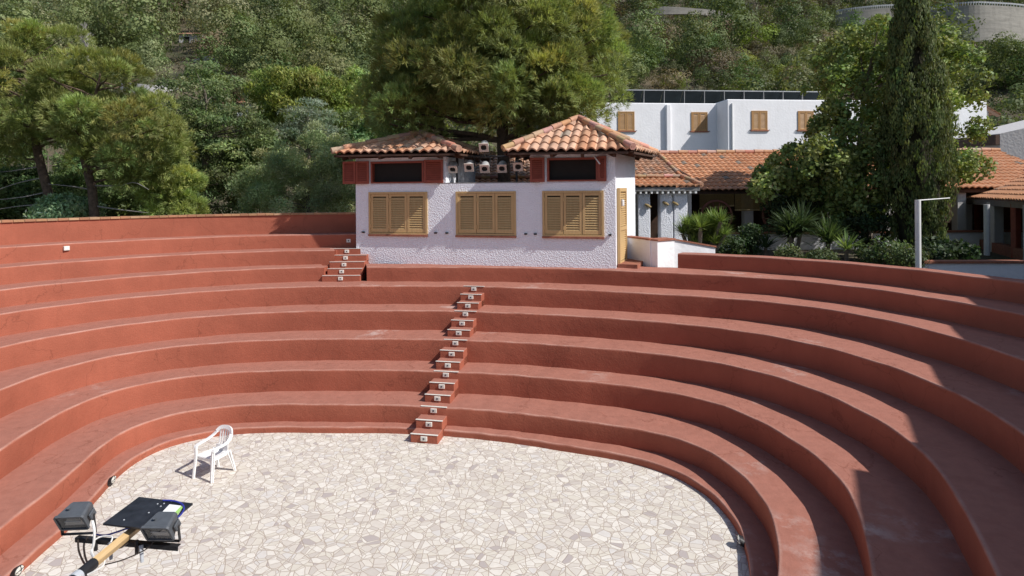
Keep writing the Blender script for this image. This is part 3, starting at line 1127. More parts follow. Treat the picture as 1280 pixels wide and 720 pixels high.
for x in (-4.79, -4.47, -2.30, -2.05, -0.14, -6.93):
    s = MB()
    bbox(s, x - 0.035, x + 0.035, -0.05, 0.0, 0.83, 0.87)
    obj('shutter_catch', s, 'black', booth)
# upper openings: red frames, folded red shutters, dark mesh behind
for (o0, o1, ls, rs) in ((-6.69, -5.12, (-7.52, -6.72), (-5.09, -4.54)), (-1.73, -0.43, (-2.17, -1.78), (-0.43, -0.21))):
    f = MB()
    e = 0.05
    bbox(f, o0, o0 + e, -0.03, 0.15, 2.20, 2.80)
    bbox(f, o1 - e, o1, -0.03, 0.15, 2.20, 2.80)
    bbox(f, o0 + e, o1 - e, -0.03, 0.15, 2.75, 2.80)
    bbox(f, o0 + e, o1 - e, -0.03, 0.15, 2.20, 2.235)
    fo = obj('hatch', f, 'redwood', booth)
    s = MB()
    bbox(s, o0 + e, o1 - e, 0.11, 0.13, 2.235, 2.75)
    obj('screen', s, 'dark', fo)
    for (a, b_) in (ls, rs):
        s = MB()
        nleaf = 2 if b_ - a > 0.6 else 1
        for i in range(nleaf):
            w = (b_ - a) / nleaf
            y0 = -0.085 if i == 0 else -0.075
            shutter_leaf(s, a + w * i + .004, a + w * (i + 1) - .004, 2.19, 2.82, y0, 0.055, 0.05, 0.03)
            bbox(s, a + w * i + .05, a + w * (i + 1) - .05, y0 + 0.024, y0 + .03, 2.22, 2.80)
        obj('shutter', s, 'redwood', fo)
s = MB()
s.tube([bp(-0.52, -0.12, 2.83), bp(-0.36, -0.22, 2.62)], 0.018, 8)
obj('stay_rod', s, 'plastic', booth)
# side door
d = Vector((0.38, 2.6 - T + T, 0)).normalized()
sx = (bx * 0.38 + by * 2.6).normalized()
sn = sx.cross(Vector((0, 0, 1)))
if sn.x < 0:
    sn = -sn
dm = MB()
for k in range(3):
    pass
DO = BO + sx * 0.28
for (a, b_, z0, z1) in ((0, .09, 0, 2.02), (.81, .9, 0, 2.02), (.09, .81, 0, .14), (.09, .81, 1.93, 2.02), (.09, .81, .92, 1.02)):
    dm.frame_box(DO, sx, sn, (0, 0, 1), a, b_, -0.02, 0.05, z0, z1)
for z in np.arange(.17, 1.92, .058):
    if .88 < z < 1.02:
        continue
    dm.frame_box(DO, sx, (sn + Vector((0, 0, -0.7))).normalized(), (Vector((0, 0, 1)) + sn * 0.7).normalized(), .09, .81, 0.0 - 0.7 * z * 0, 0.03, 0, 0.008) if False else None
    p0 = DO + Vector((0, 0, z))
    dm.add([p0 + sx * .09 + sn * .042, p0 + sx * .81 + sn * .042, p0 + sx * .81 + Vector((0, 0, .045)), p0 + sx * .09 + Vector((0, 0, .045))], [(0, 1, 2, 3)])
dr = obj('door', dm, 'shutter', booth)
m = MB()
m.frame_box(DO, sx, sn, (0, 0, 1), .12, .24, .05, .12, 1.55, 1.72, .02)
obj('door_lamp', m, 'plastic', booth)
m = MB()
m.frame_box(DO, sx, sn, (0, 0, 1), -.1, 1.3, .0, .5, -0.02, .1)
obj('door_step', m, 'sill', booth)

# roofs
def pyramid_roof(c, ap, seed):
    """c: four eave corners (front left, front right, back right, back left), ap apex"""
    m = MB()
    for i in range(4):
        a, b_ = c[i], c[(i + 1) % 4]
        tile_slope(m, a, b_, ap, ap, 0.245, 0.40, 0.07, 8, seed + i)
    for i, q in enumerate(c):
        out = (Vector((q.x, q.y, 0)) - Vector((ap.x, ap.y, 0))).normalized()
        ridge_caps(m, q + out * 0.03 + Vector((0, 0, 0.06)), ap + Vector((0, 0, 0.07)), 0.085, 0.34, seed + 9 + i)
    m.col = TILE_COLS[0]
    m.lathe(ap + Vector((0, 0, 0.03)), (0, 0, 1), [(0, .14), (.06, .12), (.1, .05)], 10)
    o_ = obj('roof', m, 'tile', booth, True)
    b2 = MB()
    for i in range(4):
        a, b_ = c[i], c[(i + 1) % 4]
        z = Vector((0, 0, -0.05))
        b2.add([a + z, b_ + z, ap + z], [(0, 1, 2)])
        b2.bar(a.lerp(b_, 0.03) + Vector((0, 0, -.065)), a.lerp(b_, 0.97) + Vector((0, 0, -.065)), .05, .05)
    cc = (c[0] + c[1] + c[2] + c[3]) / 4
    for i in range(4):
        a, b_ = c[i], c[(i + 1) % 4]
        nr = 4
        for k in range(nr):
            q = a.lerp(b_, (k + .5) / nr)
            inn = (cc - q)
            inn.z = 0
            inn.normalize()
            slope = (ap.z - q.z) / max(0.5, (Vector((ap.x, ap.y, 0)) - Vector((q.x, q.y, 0))).length)
            b2.bar(q + inn * .04 + Vector((0, 0, -.12)), q + inn * .8 + Vector((0, 0, -.12 + slope * .55)), .085, .1)
    obj('eave', b2, 'brown', o_)
    return o_


pyramid_roof([bp(-7.62, -.42, 3.02), bp(-3.98, -.42, 2.99), bp(-3.98, 2.95, 3.02), bp(-7.62, 2.95, 3.05)], bp(-5.80, 1.35, 3.62), 20)
pyramid_roof([bp(-2.76, -.42, 2.97), bp(.44, -.42, 2.94), bp(.97, 2.95, 2.99), bp(-2.76, 2.95, 3.02)], bp(-1.10, 1.4, 3.89), 40)

# ------------------------------------------------------------------ spotlights on the rack between the roofs
rack = thing('light_rack', bp(-3.3, .45, PAR + .03), 'thin dark pipe rack standing between the two roofs of the booth', 'rack')
m = MB()
m.tube([bp(-4.44, .35, 2.92), bp(-2.22, .35, 2.89)], .022, 8)
obj('cross_pipe', m, 'black', rack)
for x in (-4.30, -2.62):
    m = MB()
    m.tube([bp(x, .35, PAR + .03), bp(x, .35, 2.91)], .03, 8)
    obj('post', m, 'black', rack)


def spot(x, z, below, label, tilt, mat='pinkmetal'):
    c = bp(x, .18, z)
    t = thing('spotlight', c, label, 'spotlight', 'stage spotlights between the booth roofs')
    ax = (-by * math.cos(tilt) - Vector((0, 0, 1)) * math.sin(tilt) + bx * 0.12).normalized()
    sd = ax.cross(Vector((0, 0, 1))).normalized()
    upv = sd.cross(ax)
    m_ = MB()
    m_.lathe(c - ax * .30, ax, [(0, .03), (.02, .07), (.06, .10), (.11, .115), (.28, .115), (.285, .09)], 18)
    obj('can', m_, 'steel', t, True)
    m_ = MB()
    h = .125
    for (a0, a1, b0, b1) in ((-h, h, -h, -.075), (-h, h, .075, h), (-h, -.075, -.075, .075), (.075, h, -.075, .075)):
        m_.frame_box(c, sd, ax, upv, a0, a1, -.01, .012, b0, b1)
    for k in range(4):
        a = PI / 2 * k
        m_.frame_box(c, (sd * math.cos(a) + upv * math.sin(a)), ax, (upv * math.cos(a) - sd * math.sin(a)), .05, .085, -.009, .009, .05, .085)
    obj('filter_frame', m_, mat, t)
    m_ = MB()
    m_.lathe(c - ax * .02, ax, [(0, .088), (.008, .088)], 16)
    obj('lens', m_, 'dark', t)
    m_ = MB()
    e_ = .135
    s_ = 1 if below else -1
    m_.tube([c + sd * e_ - ax * .14, c + sd * e_ - ax * .14 + Vector((0, 0, .24 * s_)), c - sd * e_ - ax * .14 + Vector((0, 0, .24 * s_)), c - sd * e_ - ax * .14], .012, 6)
    top = c - ax * .14 + Vector((0, 0, .24 * s_))
    m_.tube([top, Vector((top.x, top.y, BZ + 2.92))], .016, 6)
    obj('yoke', m_, 'black', t)
    return t


spot(-4.36, 2.56, True, 'spotlight hanging next to the left roof with a bright bare aluminium can', .75)
spot(-3.90, 2.60, True, 'second spotlight from the left in the hanging row, pale square frame', .6)
spot(-3.46, 2.56, True, 'spotlight in the middle of the hanging row, directly under the raised one', .6)
spot(-2.98, 2.56, True, 'spotlight hanging in front of the dark pine trunk', .6)
spot(-2.54, 2.60, True, 'spotlight at the right end of the row near the right roof', .5)
spot(-3.48, 3.13, False, 'raised spotlight standing alone above the row of spotlights', .55)

# ------------------------------------------------------------------ low white parapet right of the booth
m = MB()
pr = thing('white_parapet', at(822, 337, 15.0), 'low white stepped wall with a terracotta edge beside the booth door', 'wall')


def seg(P, Q, h0, h1, zb, w, name='wall', mat='white', top=True):
    P, Q = Vector(P), Vector(Q)
    d_ = (Q - P).normalized()
    s_ = Vector((d_.y, -d_.x, 0))
    m_ = MB()
    V = []
    for (a, z) in ((P, h0), (Q, h1)):
        for s in (-w / 2, w / 2):
            for zz in (zb, z):
                V.append((a.x + s_.x * s, a.y + s_.y * s, zz))
    m_.add(V, [(0, 1, 3, 2), (4, 6, 7, 5), (0, 4, 5, 1), (2, 3, 7, 6), (1, 5, 7, 3), (0, 2, 6, 4)])
    obj(name, m_, mat, pr)
    if top:
        m_ = MB()
        V = []
        w2 = w + .06
        for (a, z) in ((P - d_ * .02, h0), (Q + d_ * .02, h1)):
            for s in (-w2 / 2, w2 / 2):
                for zz in (z + .002, z + .042):
                    V.append((a.x + s_.x * s, a.y + s_.y * s, zz))
        m_.add(V, [(0, 1, 3, 2), (4, 6, 7, 5), (0, 4, 5, 1), (2, 3, 7, 6), (1, 5, 7, 3), (0, 2, 6, 4)])
        obj('coping', m_, 'sill', pr)


a_, b_, c_, d_ = at(786, 300, 16.2), at(816, 300, 15.25), at(836, 300, 15.55), at(892, 310, 15.9)
seg((a_.x, a_.y, 0), (b_.x, b_.y, 0), 3.34, 3.34, 2.4, .16)
seg((b_.x - .03, b_.y - .06, 0), (c_.x, c_.y - .02, 0), 3.33, 3.33, 2.4, .36)
seg((c_.x + .02, c_.y + .1, 0), (d_.x, d_.y, 0), 3.33, 3.08, 2.3, .16)
# ------------------------------------------------------------------ white plastic armchair on the floor
chair = thing('plastic_chair', (-4.97, 9.80, 0), 'white plastic garden armchair standing alone on the stone floor', 'chair', rz=R(-23))
CM = MW[chair] @ Matrix.Scale(0.82, 4)



def cw(x, y, z):
    return CM @ Vector((x, y, z))


def strip(m, path, w, t, side):
    """flat moulded band along a path; side = width direction per point"""
    n = len(path)
    V = []
    for i, p in enumerate(path):
        d = (path[min(i + 1, n - 1)] - path[max(i - 1, 0)]).normalized()
        s = (side[i] - d * side[i].dot(d)).normalized()
        u_ = d.cross(s)
        ww = w[i] if hasattr(w, '__len__') else w
        V += [p + s * ww / 2 + u_ * t / 2, p - s * ww / 2 + u_ * t / 2, p - s * ww / 2 - u_ * t / 2, p + s * ww / 2 - u_ * t / 2]
    fs = [(3, 2, 1, 0), tuple(4 * (n - 1) + k for k in range(4))]
    for i in range(n - 1):
        for k in range(4):
            j = (k + 1) % 4
            fs.append((4 * i + k, 4 * i + j, 4 * i + 4 + j, 4 * i + 4 + k))
    m.add(V, fs)


def smooth_path(pts, n):
    P = [Vector(p) for p in pts]
    out = []
    for i in range(n + 1):
        s = i / n * (len(P) - 1)
        a = min(int(s), len(P) - 2)
        w = s - a
        p = [P[min(max(j, 0), len(P) - 1)] for j in (a - 1, a, a + 1, a + 2)]
        out.append(p[1] + (p[2] - p[0]) * .5 * w + (2 * p[0] - 5 * p[1] + 4 * p[2] - p[3]) * .5 * w * w + (3 * (p[1] - p[2]) + p[3] - p[0]) * .5 * w ** 3)
    return out


m = MB()
nx, ny = 8, 8
V = []
for lay in (0, -.018):
    for j in range(ny + 1):
        for i in range(nx + 1):
            x, y = (i / nx - .5), (j / ny - .5)
            wx = .45 - .05 * (j / ny)
            z = .43 + .05 * x * x * 4 * .4 - .018 * (j / ny) - .02 * max(0, -y - .4) * 10 * .5
            V.append(cw(x * wx, y * .43, z + lay))
k = (nx + 1) * (ny + 1)
fs = []
for j in range(ny):
    for i in range(nx):
        a = j * (nx + 1) + i
        fs += [(a, a + 1, a + nx + 2, a + nx + 1), (k + a + nx + 1, k + a + nx + 2, k + a + 1, k + a)]
edge = [i for i in range(nx + 1)] + [j * (nx + 1) + nx for j in range(1, ny + 1)] + [ny * (nx + 1) + i for i in range(nx - 1, -1, -1)] + [j * (nx + 1) for j in range(ny - 1, 0, -1)]
for a, b_ in zip(edge, edge[1:] + edge[:1]):
    fs.append((b_, a, k + a, k + b_))
m.add(V, fs)
# apron under the seat
for (p, q) in (((-.21, -.2), (.21, -.2)), ((-.2, -.19), (-.18, .2)), ((.2, -.19), (.18, .2))):
    m.bar(cw(p[0], p[1], .405), cw(q[0], q[1], .395), .014, .05)
obj('seat', m, 'plastic', chair, True)
for sx_ in (-1, 1):
    m = MB()
    pth = smooth_path([cw(sx_ * .255, -.265, 0), cw(sx_ * .245, -.245, .22), cw(sx_ * .235, -.225, .42), cw(sx_ * .24, -.215, .60)], 8)
    strip(m, pth, [.05, .052, .056, .06, .064, .066, .062, .056, .052], .022, [CM.to_3x3() @ Vector((1, 0.25 * sx_, 0))] * 9)
    strip(m, pth, [.045] * 9, .018, [CM.to_3x3() @ Vector((0, 1, 0))] * 9)
    obj('leg', m, 'plastic', chair, True)
    m = MB()
    pth = smooth_path([cw(sx_ * .235, .30, 0), cw(sx_ * .215, .245, .22), cw(sx_ * .195, .19, .43)], 6)
    strip(m, pth, [.045, .05, .056, .064, .072, .085, .095], .022, [CM.to_3x3() @ Vector((1, 0, 0))] * 7)
    strip(m, pth, [.045, .048, .052, .056, .06, .07, .08], .018, [CM.to_3x3() @ Vector((0, 1, 0))] * 7)
    obj('leg', m, 'plastic', chair, True)
    m = MB()
    pth = smooth_path([cw(sx_ * .24, -.225, .585), cw(sx_ * .25, -.19, .625), cw(sx_ * .268, -.05, .635), cw(sx_ * .265, .09, .65), cw(sx_ * .235, .20, .70), cw(sx_ * .20, .25, .755)], 14)
    strip(m, pth, .052, .022, [CM.to_3x3() @ Vector((1, .3 * sx_ * (i / 14), 0.0 - .5 * sx_ * 0)) for i in range(15)])
    obj('armrest', m, 'plastic', chair, True)
m = MB()
pth = smooth_path([cw(-.20, .25, .755), cw(-.15, .285, .815), cw(-.06, .305, .845), cw(.06, .305, .845), cw(.15, .285, .815), cw(.20, .25, .755)], 20)
strip(m, pth, .058, .024, [CM.to_3x3() @ Vector((0, .4, 1))] * 21)
for i in range(5):
    x = (i - 2) * .064
    zt = .835 - 1.9 * x * x
    pth = smooth_path([cw(x * .85, .19, .42), cw(x * .95, .235, .55), cw(x, .275, .70), cw(x * 1.02, .300 - 1.2 * x * x, zt)], 6)
    strip(m, pth, .024, .010, [CM.to_3x3() @ Vector((1, 0, 0))] * 7)
m.bar(cw(-.16, .20, .47), cw(.16, .20, .47), .014, .09)
obj('backrest', m, 'plastic', chair, True)

# ------------------------------------------------------------------ oval bulkhead lamps on the kerb
def bulkhead(p, out, label):
    t = thing('bulkhead_lamp', p, label, 'lamp', 'bulkhead lamps on the kerb')
    out = Vector(out).normalized()
    s_ = out.cross(Vector((0, 0, 1))).normalized()
    m_ = MB()
    def oval(d0, d1, a, b_, n=20):
        V_ = []
        for dd in (d0, d1):
            for i in range(n):
                q_ = 2 * PI * i / n
                V_.append(Vector(p) + out * dd + s_ * (a * math.cos(q_)) + Vector((0, 0, .0 + b_ * math.sin(q_))))
        return V_, [tuple(reversed(range(n))), tuple(range(n, 2 * n))] + [(i, (i + 1) % n, n + (i + 1) % n, n + i) for i in range(n)]
    m_.add(*oval(-.03, .028, .078, .06))
    obj('base', m_, 'black', t)
    m_ = MB()
    for d0, d1, a, b_ in ((.024, .042, .062, .046), (.042, .054, .052, .036)):
        m_.add(*oval(d0, d1, a, b_))
    obj('diffuser', m_, 'plate', t)
    m_ = MB()
    m_.tube([Vector(p) + out * .05 + s_ * -.068, Vector(p) + out * .062, Vector(p) + out * .05 + s_ * .068], .004, 6)
    m_.tube([Vector(p) + out * .05 + Vector((0, 0, -.05)), Vector(p) + out * .062, Vector(p) + out * .05 + Vector((0, 0, .05))], .004, 6)
    obj('guard', m_, 'black', t)


for (px, py, lab) in ((141, 602, 'oval bulkhead lamp on the sunny left kerb between the chair and the floodlights'),
                      (9, 717, 'oval bulkhead lamp on the left kerb at the very bottom corner of the view'),
                      (928, 677, 'oval bulkhead lamp in the shade of the right kerb')):
    p = onz(px, py, 0.075)
    a = ang(p)
    q = pt(0, a, -0.03, 0.085)
    q2 = pt(0, a + 2)
    q1 = pt(0, a - 2)
    tn = (q2 - q1)
    inn = Vector((-tn.y, tn.x, 0)).normalized()
    if inn.dot(Vector((CEN[0] - q.x, CEN[1] - q.y, 0))) < 0:
        inn = -inn
    bulkhead(q, inn + Vector((0, 0, .5)), lab)

# ------------------------------------------------------------------ timber boom with two floodlights in front of the camera
BZ0 = 2.40
tip = at(173, 668, 4.05)
beam = thing('timber_boom', (tip.x, tip.y, BZ0), 'square pale timber boom reaching out over the floor with a black steel crossbar', 'boom')
bdir = Vector((0.06, 1, 0)).normalized()
root = Vector((tip.x, tip.y, BZ0)) - bdir * 3.2
# square timber turned on its edge a little
roll = Matrix.Rotation(R(20), 3, bdir)
bup = roll @ Vector((0, 0, 1))
m = MB()
m.bar(root, Vector((tip.x, tip.y, BZ0)) + bdir * .05, .046, .046, bup, .003)
obj('timber', m, 'timber', beam)
m = MB()
q0 = Vector((tip.x, tip.y, BZ0)) - bdir * .40
m.tube([q0 - bdir * 2.7, q0], .034, 14)
obj('sleeve', m, 'black', beam)
m = MB()
m.tube([q0 - bdir * .16, q0 - bdir * .115], .037, 14)
obj('tape', m, 'tape', beam)
cl, cr_ = at(96, 672, 4.02), at(224, 683, 3.92)
m = MB()
zc = BZ0 - .055
cl, cr_ = Vector((cl.x, cl.y, zc + .005)), Vector((cr_.x, cr_.y, zc))
m.bar(cl, cr_, .034, .005)
m.bar(cl + Vector((0, -.015, -.014)), cr_ + Vector((0, -.015, -.014)), 0.005, .026)
for s in (.22, .62):
    p = cl.lerp(cr_, s)
    m.tube([p + Vector((0, -.03, .03)), p + Vector((0, -.03, -.06))], .012, 6)
obj('crossbar', m, 'black', beam)
for s in (.36, .66):
    m = MB()
    p = cl.lerp(cr_, s) + Vector((0, -.03, .0))
    m.tube([p, p + Vector((.02, -.02, -.10))], [.014, .010], 8)
    obj('clip', m, 'tape', beam)


def flood(c, label, yaw):
    t = thing('floodlight', c, label, 'floodlight', 'floodlights on the timber boom')
    Mx = Matrix.Rotation(yaw, 3, 'Z') @ Matrix.Rotation(R(30), 3, 'X')      # front (-y) tips down
    ax, ay, az = Mx @ Vector((1, 0, 0)), Mx @ Vector((0, 1, 0)), Mx @ Vector((0, 0, 1))
    c = Vector(c)
    def P(x, y, z):
        return c + ax * x + ay * y + az * z
    w, h = .095, .074
    m_ = MB()
    ring = [(-w, -.05, -h, h), (-w, -.03, -h, h)]
    prof = [(-.066, w, h), (-.052, w, h), (-.046, w * .94, h * .92), (.055, w * .74, h * .52), (.072, w * .68, h * .4)]
    V_ = []
    for y, a, b_ in prof:
        e_ = .012
        V_ += [P(-a + e_, y, -b_), P(a - e_, y, -b_), P(a, y, -b_ + e_), P(a, y, b_ - e_), P(a - e_, y, b_), P(-a + e_, y, b_), P(-a, y, b_ - e_), P(-a, y, -b_ + e_)]
    fs_ = [tuple(range(32, 40))]
    for i in range(4):
        for k_ in range(8):
            j_ = (k_ + 1) % 8
            fs_.append((i * 8 + j_, i * 8 + k_, i * 8 + 8 + k_, i * 8 + 8 + j_))
    # front bezel
    inner = [P(-w + .013, -.066, -h + .013), P(w - .013, -.066, -h + .013), P(w - .013, -.066, h - .013), P(-w + .013, -.066, h - .013)]
    deep = [P(-w + .016, -.03, -h + .016), P(w - .016, -.03, -h + .016), P(w - .016, -.03, h - .016), P(-w + .016, -.03, h - .016)]
    V_ += inner + deep
    o_ = 40
    fs_ += [(0, 1, o_ + 1, o_), (1, 2, o_ + 1), (2, 3, o_ + 2, o_ + 1), (3, 4, o_ + 2), (4, 5, o_ + 3, o_ + 2), (5, 6, o_ + 3), (6, 7, o_, o_ + 3), (7, 0, o_)]
    fs_ += [(o_, o_ + 1, o_ + 5, o_ + 4), (o_ + 1, o_ + 2, o_ + 6, o_ + 5), (o_ + 2, o_ + 3, o_ + 7, o_ + 6), (o_ + 3, o_, o_ + 4, o_ + 7)]
    m_.add(V_, fs_)
    m_.tube([P(-.03, .0, h * .86), P(-.03, .0, h * .86 + .012)], .010, 8)
    m_.frame_box(c, ax, ay, az, w - .001, w + .014, -.03, .03, -.03, .03, .006)
    obj('housing', m_, 'housing', t)
    m_ = MB()
    m_.add([P(-w + .0145, -.060, -h + .0145), P(w - .0145, -.060, -h + .0145), P(w - .0145, -.060, h - .0145), P(-w + .0145, -.060, h - .0145)], [(0, 1, 2, 3)])
    g_ = obj('glass', m_, 'glass', t)
    m_ = MB()
    m_.add([P(-w + .03, -.046, -h + .03), P(w - .03, -.046, -h + .03), P(w - .06, -.033, h - .05), P(-w + .06, -.033, h - .05)], [(0, 1, 2, 3)])
    m_.tube([P(-.05, -.048, 0), P(.05, -.048, 0)], .006, 8)
    obj('reflector', m_, 'steel', g_)
    m_ = MB()
    for s in (-1, 1):
        q_ = c + ax * (s * (w + .012))
        m_.bar(q_, Vector((q_.x, q_.y, zc + .015)) + Vector((0, .02, 0)), .022, .005, (1, 0, 0))
    q_, r_ = c - ax * (w + .012), c + ax * (w + .012)
    m_.bar(Vector((q_.x, q_.y + .02, zc + .015)), Vector((r_.x, r_.y + .02, zc + .015)), .022, .006)
    obj('bracket', m_, 'black', t)
    return c


f1 = at(96, 643, 4.02)
f2 = at(203, 656, 3.93)
flood(f1, 'grey floodlight on the left end of the crossbar, clear of the black board', R(4))
flood(f2, 'grey floodlight in front of the black board with a white sheet above it', R(-2))

pts = [(173.7, 622), (241, 630), (200, 664), (128.6, 655.5)]
zb = 2.475
mb = MB()
Q = [onz(x, y, zb) for x, y in pts]
mb.add([(q.x, q.y, zb - .006) for q in Q] + [(q.x, q.y, zb + .006) for q in Q], [(0, 1, 2, 3), (7, 6, 5, 4), (0, 4, 5, 1), (1, 5, 6, 2), (2, 6, 7, 3), (3, 7, 4, 0)])
bd = tag(obj('black_board', mb, 'board'), 'scratched black board lying tilted on the end of the timber boom', 'board')
for (x, y) in ((197, 630), (201, 633), (205, 629.5), (186, 641), (155, 650), (214, 627)):
    p = onz(x, y, zb + .006)
    mb = MB()
    mb.lathe((p.x, p.y, zb + .005), (0, 0, 1), [(0, .006), (.004, .005)], 8)
    obj('screw', mb, 'tape', bd)
mb = MB()
Q = [onz(x, y, zb + .012) for x, y in ((212, 630.5), (229, 632.5), (221, 645), (201, 642))]
mb.add([(q.x, q.y, zb + .007) for q in Q] + [(q.x, q.y, zb + .013) for q in Q], [(0, 1, 2, 3), (7, 6, 5, 4), (0, 4, 5, 1), (1, 5, 6, 2), (2, 6, 7, 3), (3, 7, 4, 0)])
sh = tag(obj('paper_sheet', mb, 'paper'), 'white folded sheet with a green edge lying on the black board', 'paper')
mb = MB()
Q = [onz(x, y, zb + .015) for x, y in ((226, 633.2), (229, 633.5), (221.5, 644), (216.5, 643))]
mb.add([(q.x, q.y, zb + .0145) for q in Q] + [(q.x, q.y, zb + .0175) for q in Q], [(0, 1, 2, 3), (7, 6, 5, 4), (0, 4, 5, 1), (1, 5, 6, 2), (2, 6, 7, 3), (3, 7, 4, 0)])
obj('green_edge', mb, 'green', sh)


def cable(pts_, r, mat, label):
    m_ = MB()
    m_.tube(smooth_path(pts_, 40), r, 7)
    tag(obj('cable', m_, mat, None, True), label, 'cable', 'loose cables on the boom')


def ap(x, y, Y, dz=0):
    p_ = at(x, y, Y)
    return Vector((p_.x, p_.y, p_.z + dz))


cable([ap(115.5, 651, 3.95), ap(118, 664, 3.93), ap(117, 680, 3.92), ap(114.5, 690, 3.9), ap(118, 700, 3.8), ap(113, 710, 3.68), ap(104, 718, 3.55), ap(98, 723, 3.45)], .008, 'cable_w', 'thick white cable dropping from the left floodlight onto the boom')
cable([ap(115, 690, 3.92), ap(118, 676, 3.93), ap(128, 670.5, 3.95), ap(140, 671, 3.93), ap(138.5, 678, 3.9)], .005, 'cable_w', 'thin white cable looping over the left half of the crossbar')
cable([ap(122, 693, 3.85), ap(130, 698, 3.75), ap(129, 707, 3.68), ap(118, 714, 3.6), ap(110, 718, 3.52)], .005, 'cable_w', 'cream cable looped round the dark sleeve of the boom')
cable([ap(119, 668, 4.0), ap(132, 669, 3.98), ap(146, 665, 3.97), ap(160, 660.5, 3.98), ap(177, 658, 3.95), ap(190, 656, 3.9)], .006, 'cable_b', 'blue cable running from the crossbar over the boom to the right floodlight')
cable([onz(204, 625.5, zb + .02), onz(216, 626, zb + .02), onz(226, 629, zb + .02), onz(230, 635, zb + .02), onz(227, 642, zb + .02), onz(222, 647, zb + .02)], .006, 'cable_b', 'blue cable curling round the white sheet on the board')
cable([ap(97.5, 675, 4.0), ap(98.5, 688, 3.95), ap(103, 700, 3.85), ap(108, 708, 3.75)], .006, 'cable_k', 'dark cable hanging lowest from the left tip of the crossbar')
cable([ap(110, 671, 4.0), ap(105, 680, 3.97), ap(106, 694, 3.9), ap(110, 706, 3.78)], .006, 'cable_k', 'dark cable hanging just inside the left tip of the crossbar')
cable([ap(125, 698, 3.78), ap(138, 688, 3.83), ap(152, 684, 3.88), ap(160, 679, 3.92)], .005, 'cable_k', 'dark cable stretched across the pale timber of the boom')
cable([ap(196, 671, 3.92), ap(186, 684, 3.9), ap(170, 693, 3.86), ap(150, 701, 3.8), ap(130, 706, 3.72)], .004, 'cable_k', 'thin dark cable drooping below the right floodlight')

# the stage house below the camera that carries the boom, and the wing on the right whose roof edge shades the seats
mb = MB()
mb.box(-7.0, 3.5, -4.0, 0.9, 0.0, 3.05)
sh_ = thing('stage_house', (-1.7, -1.5, 0), 'low white stage house standing below the viewpoint', 'building')
obj('wall', mb, 'white', sh_)
mb = MB()
mb.box(-7.1, 3.6, -4.1, 1.0, 3.05, 3.12)
obj('roof', mb, 'fascia', sh_)
ex, ey = 11.26, 6.49
wd = Vector((.46, .89, 0)).normalized()
wn = Vector((wd.y, -wd.x, 0))
ZR = 7.5
wing = thing('side_house', (ex, ey, 0), 'tall white house standing beside the right end of the seating', 'building')
mb = MB()
mb.frame_box((ex, ey, 0), wd, wn, (0, 0, 1), -11, 7.6, .35, 7, -.1, ZR - .15)
obj('wall', mb, 'white', wing)
mb = MB()
mb.frame_box((ex, ey, 0), wd, wn, (0, 0, 1), -11.3, 7.6, 0, 7.3, ZR - .15, ZR)
mb.frame_box((ex, ey, 0), wd, wn, (0, 0, 1), -11.3, -1.55, -.24, -.002, ZR - .15, ZR)
obj('roof', mb, 'fascia', wing)
# ------------------------------------------------------------------ ground
def hill_h(X, Y):
    s = np.logaddexp(0, (Y - 45 - 0.03 * np.abs(X)) / 5.0) * 5.0
    s = np.minimum(s, 330.0)
    z = 2.35 + 0.425 * s
    k = np.clip(s / 20, 0, 1)
    z = z + k * (1.6 * np.sin(X * .045 + 1.3) * np.cos(Y * .05) + 1.0 * np.sin(X * .11 + Y * .07) + .7 * np.sin(X * .21 - Y * .13 + 2))
    # the rim ground inside and around the bowl
    dx, dy = X - CEN[0], Y - CEN[1]
    r = np.hypot(dx, dy)
    th = np.degrees(np.arctan2(dy, dx))
    th = np.where(th < -90, th + 360, th)
    ths = np.arange(-45, 226, 6.0)
    r5 = np.interp(th, ths, RT[5])
    r7 = np.interp(th, ths, RT[7])
    w = np.clip((r - r5) / (r7 - r5), 0, 1)
    front = (th < -40) | (th > 216)
    w = np.where(front, np.clip((r - 9.5) / 6, 0, 1), w)
    return z * w + (-0.08) * (1 - w)


def warp(a, b, n, p):
    t = np.linspace(-1, 1, n)
    return np.sign(t) * np.abs(t) ** p


gx = np.sign(np.linspace(-1, 1, 261)) * np.abs(np.linspace(-1, 1, 261)) ** 2.2 * 900
gy = np.concatenate([np.linspace(-400, -20, 12)[:-1], np.linspace(-20, 60, 161)[:-1], np.linspace(60, 240, 100)[:-1], np.linspace(240, 1200, 24)])
GX, GY = np.meshgrid(gx, gy)
GZ = hill_h(GX, GY)
V = np.stack([GX.ravel(), GY.ravel(), GZ.ravel()], 1)
nxg, nyg = len(gx), len(gy)
ii = np.arange(nxg * nyg).reshape(nyg, nxg)
Fq = np.stack([ii[:-1, :-1], ii[:-1, 1:], ii[1:, 1:], ii[1:, :-1]], -1).reshape(-1, 4)
g = bpy.data.objects.new('ground', np_mesh('ground', V, Fq, MT['earth'], None, True))
COL.objects.link(g)
tag(g, kind='structure')


def hz(x, y):
    return float(hill_h(np.array([x]), np.array([y]))[0])


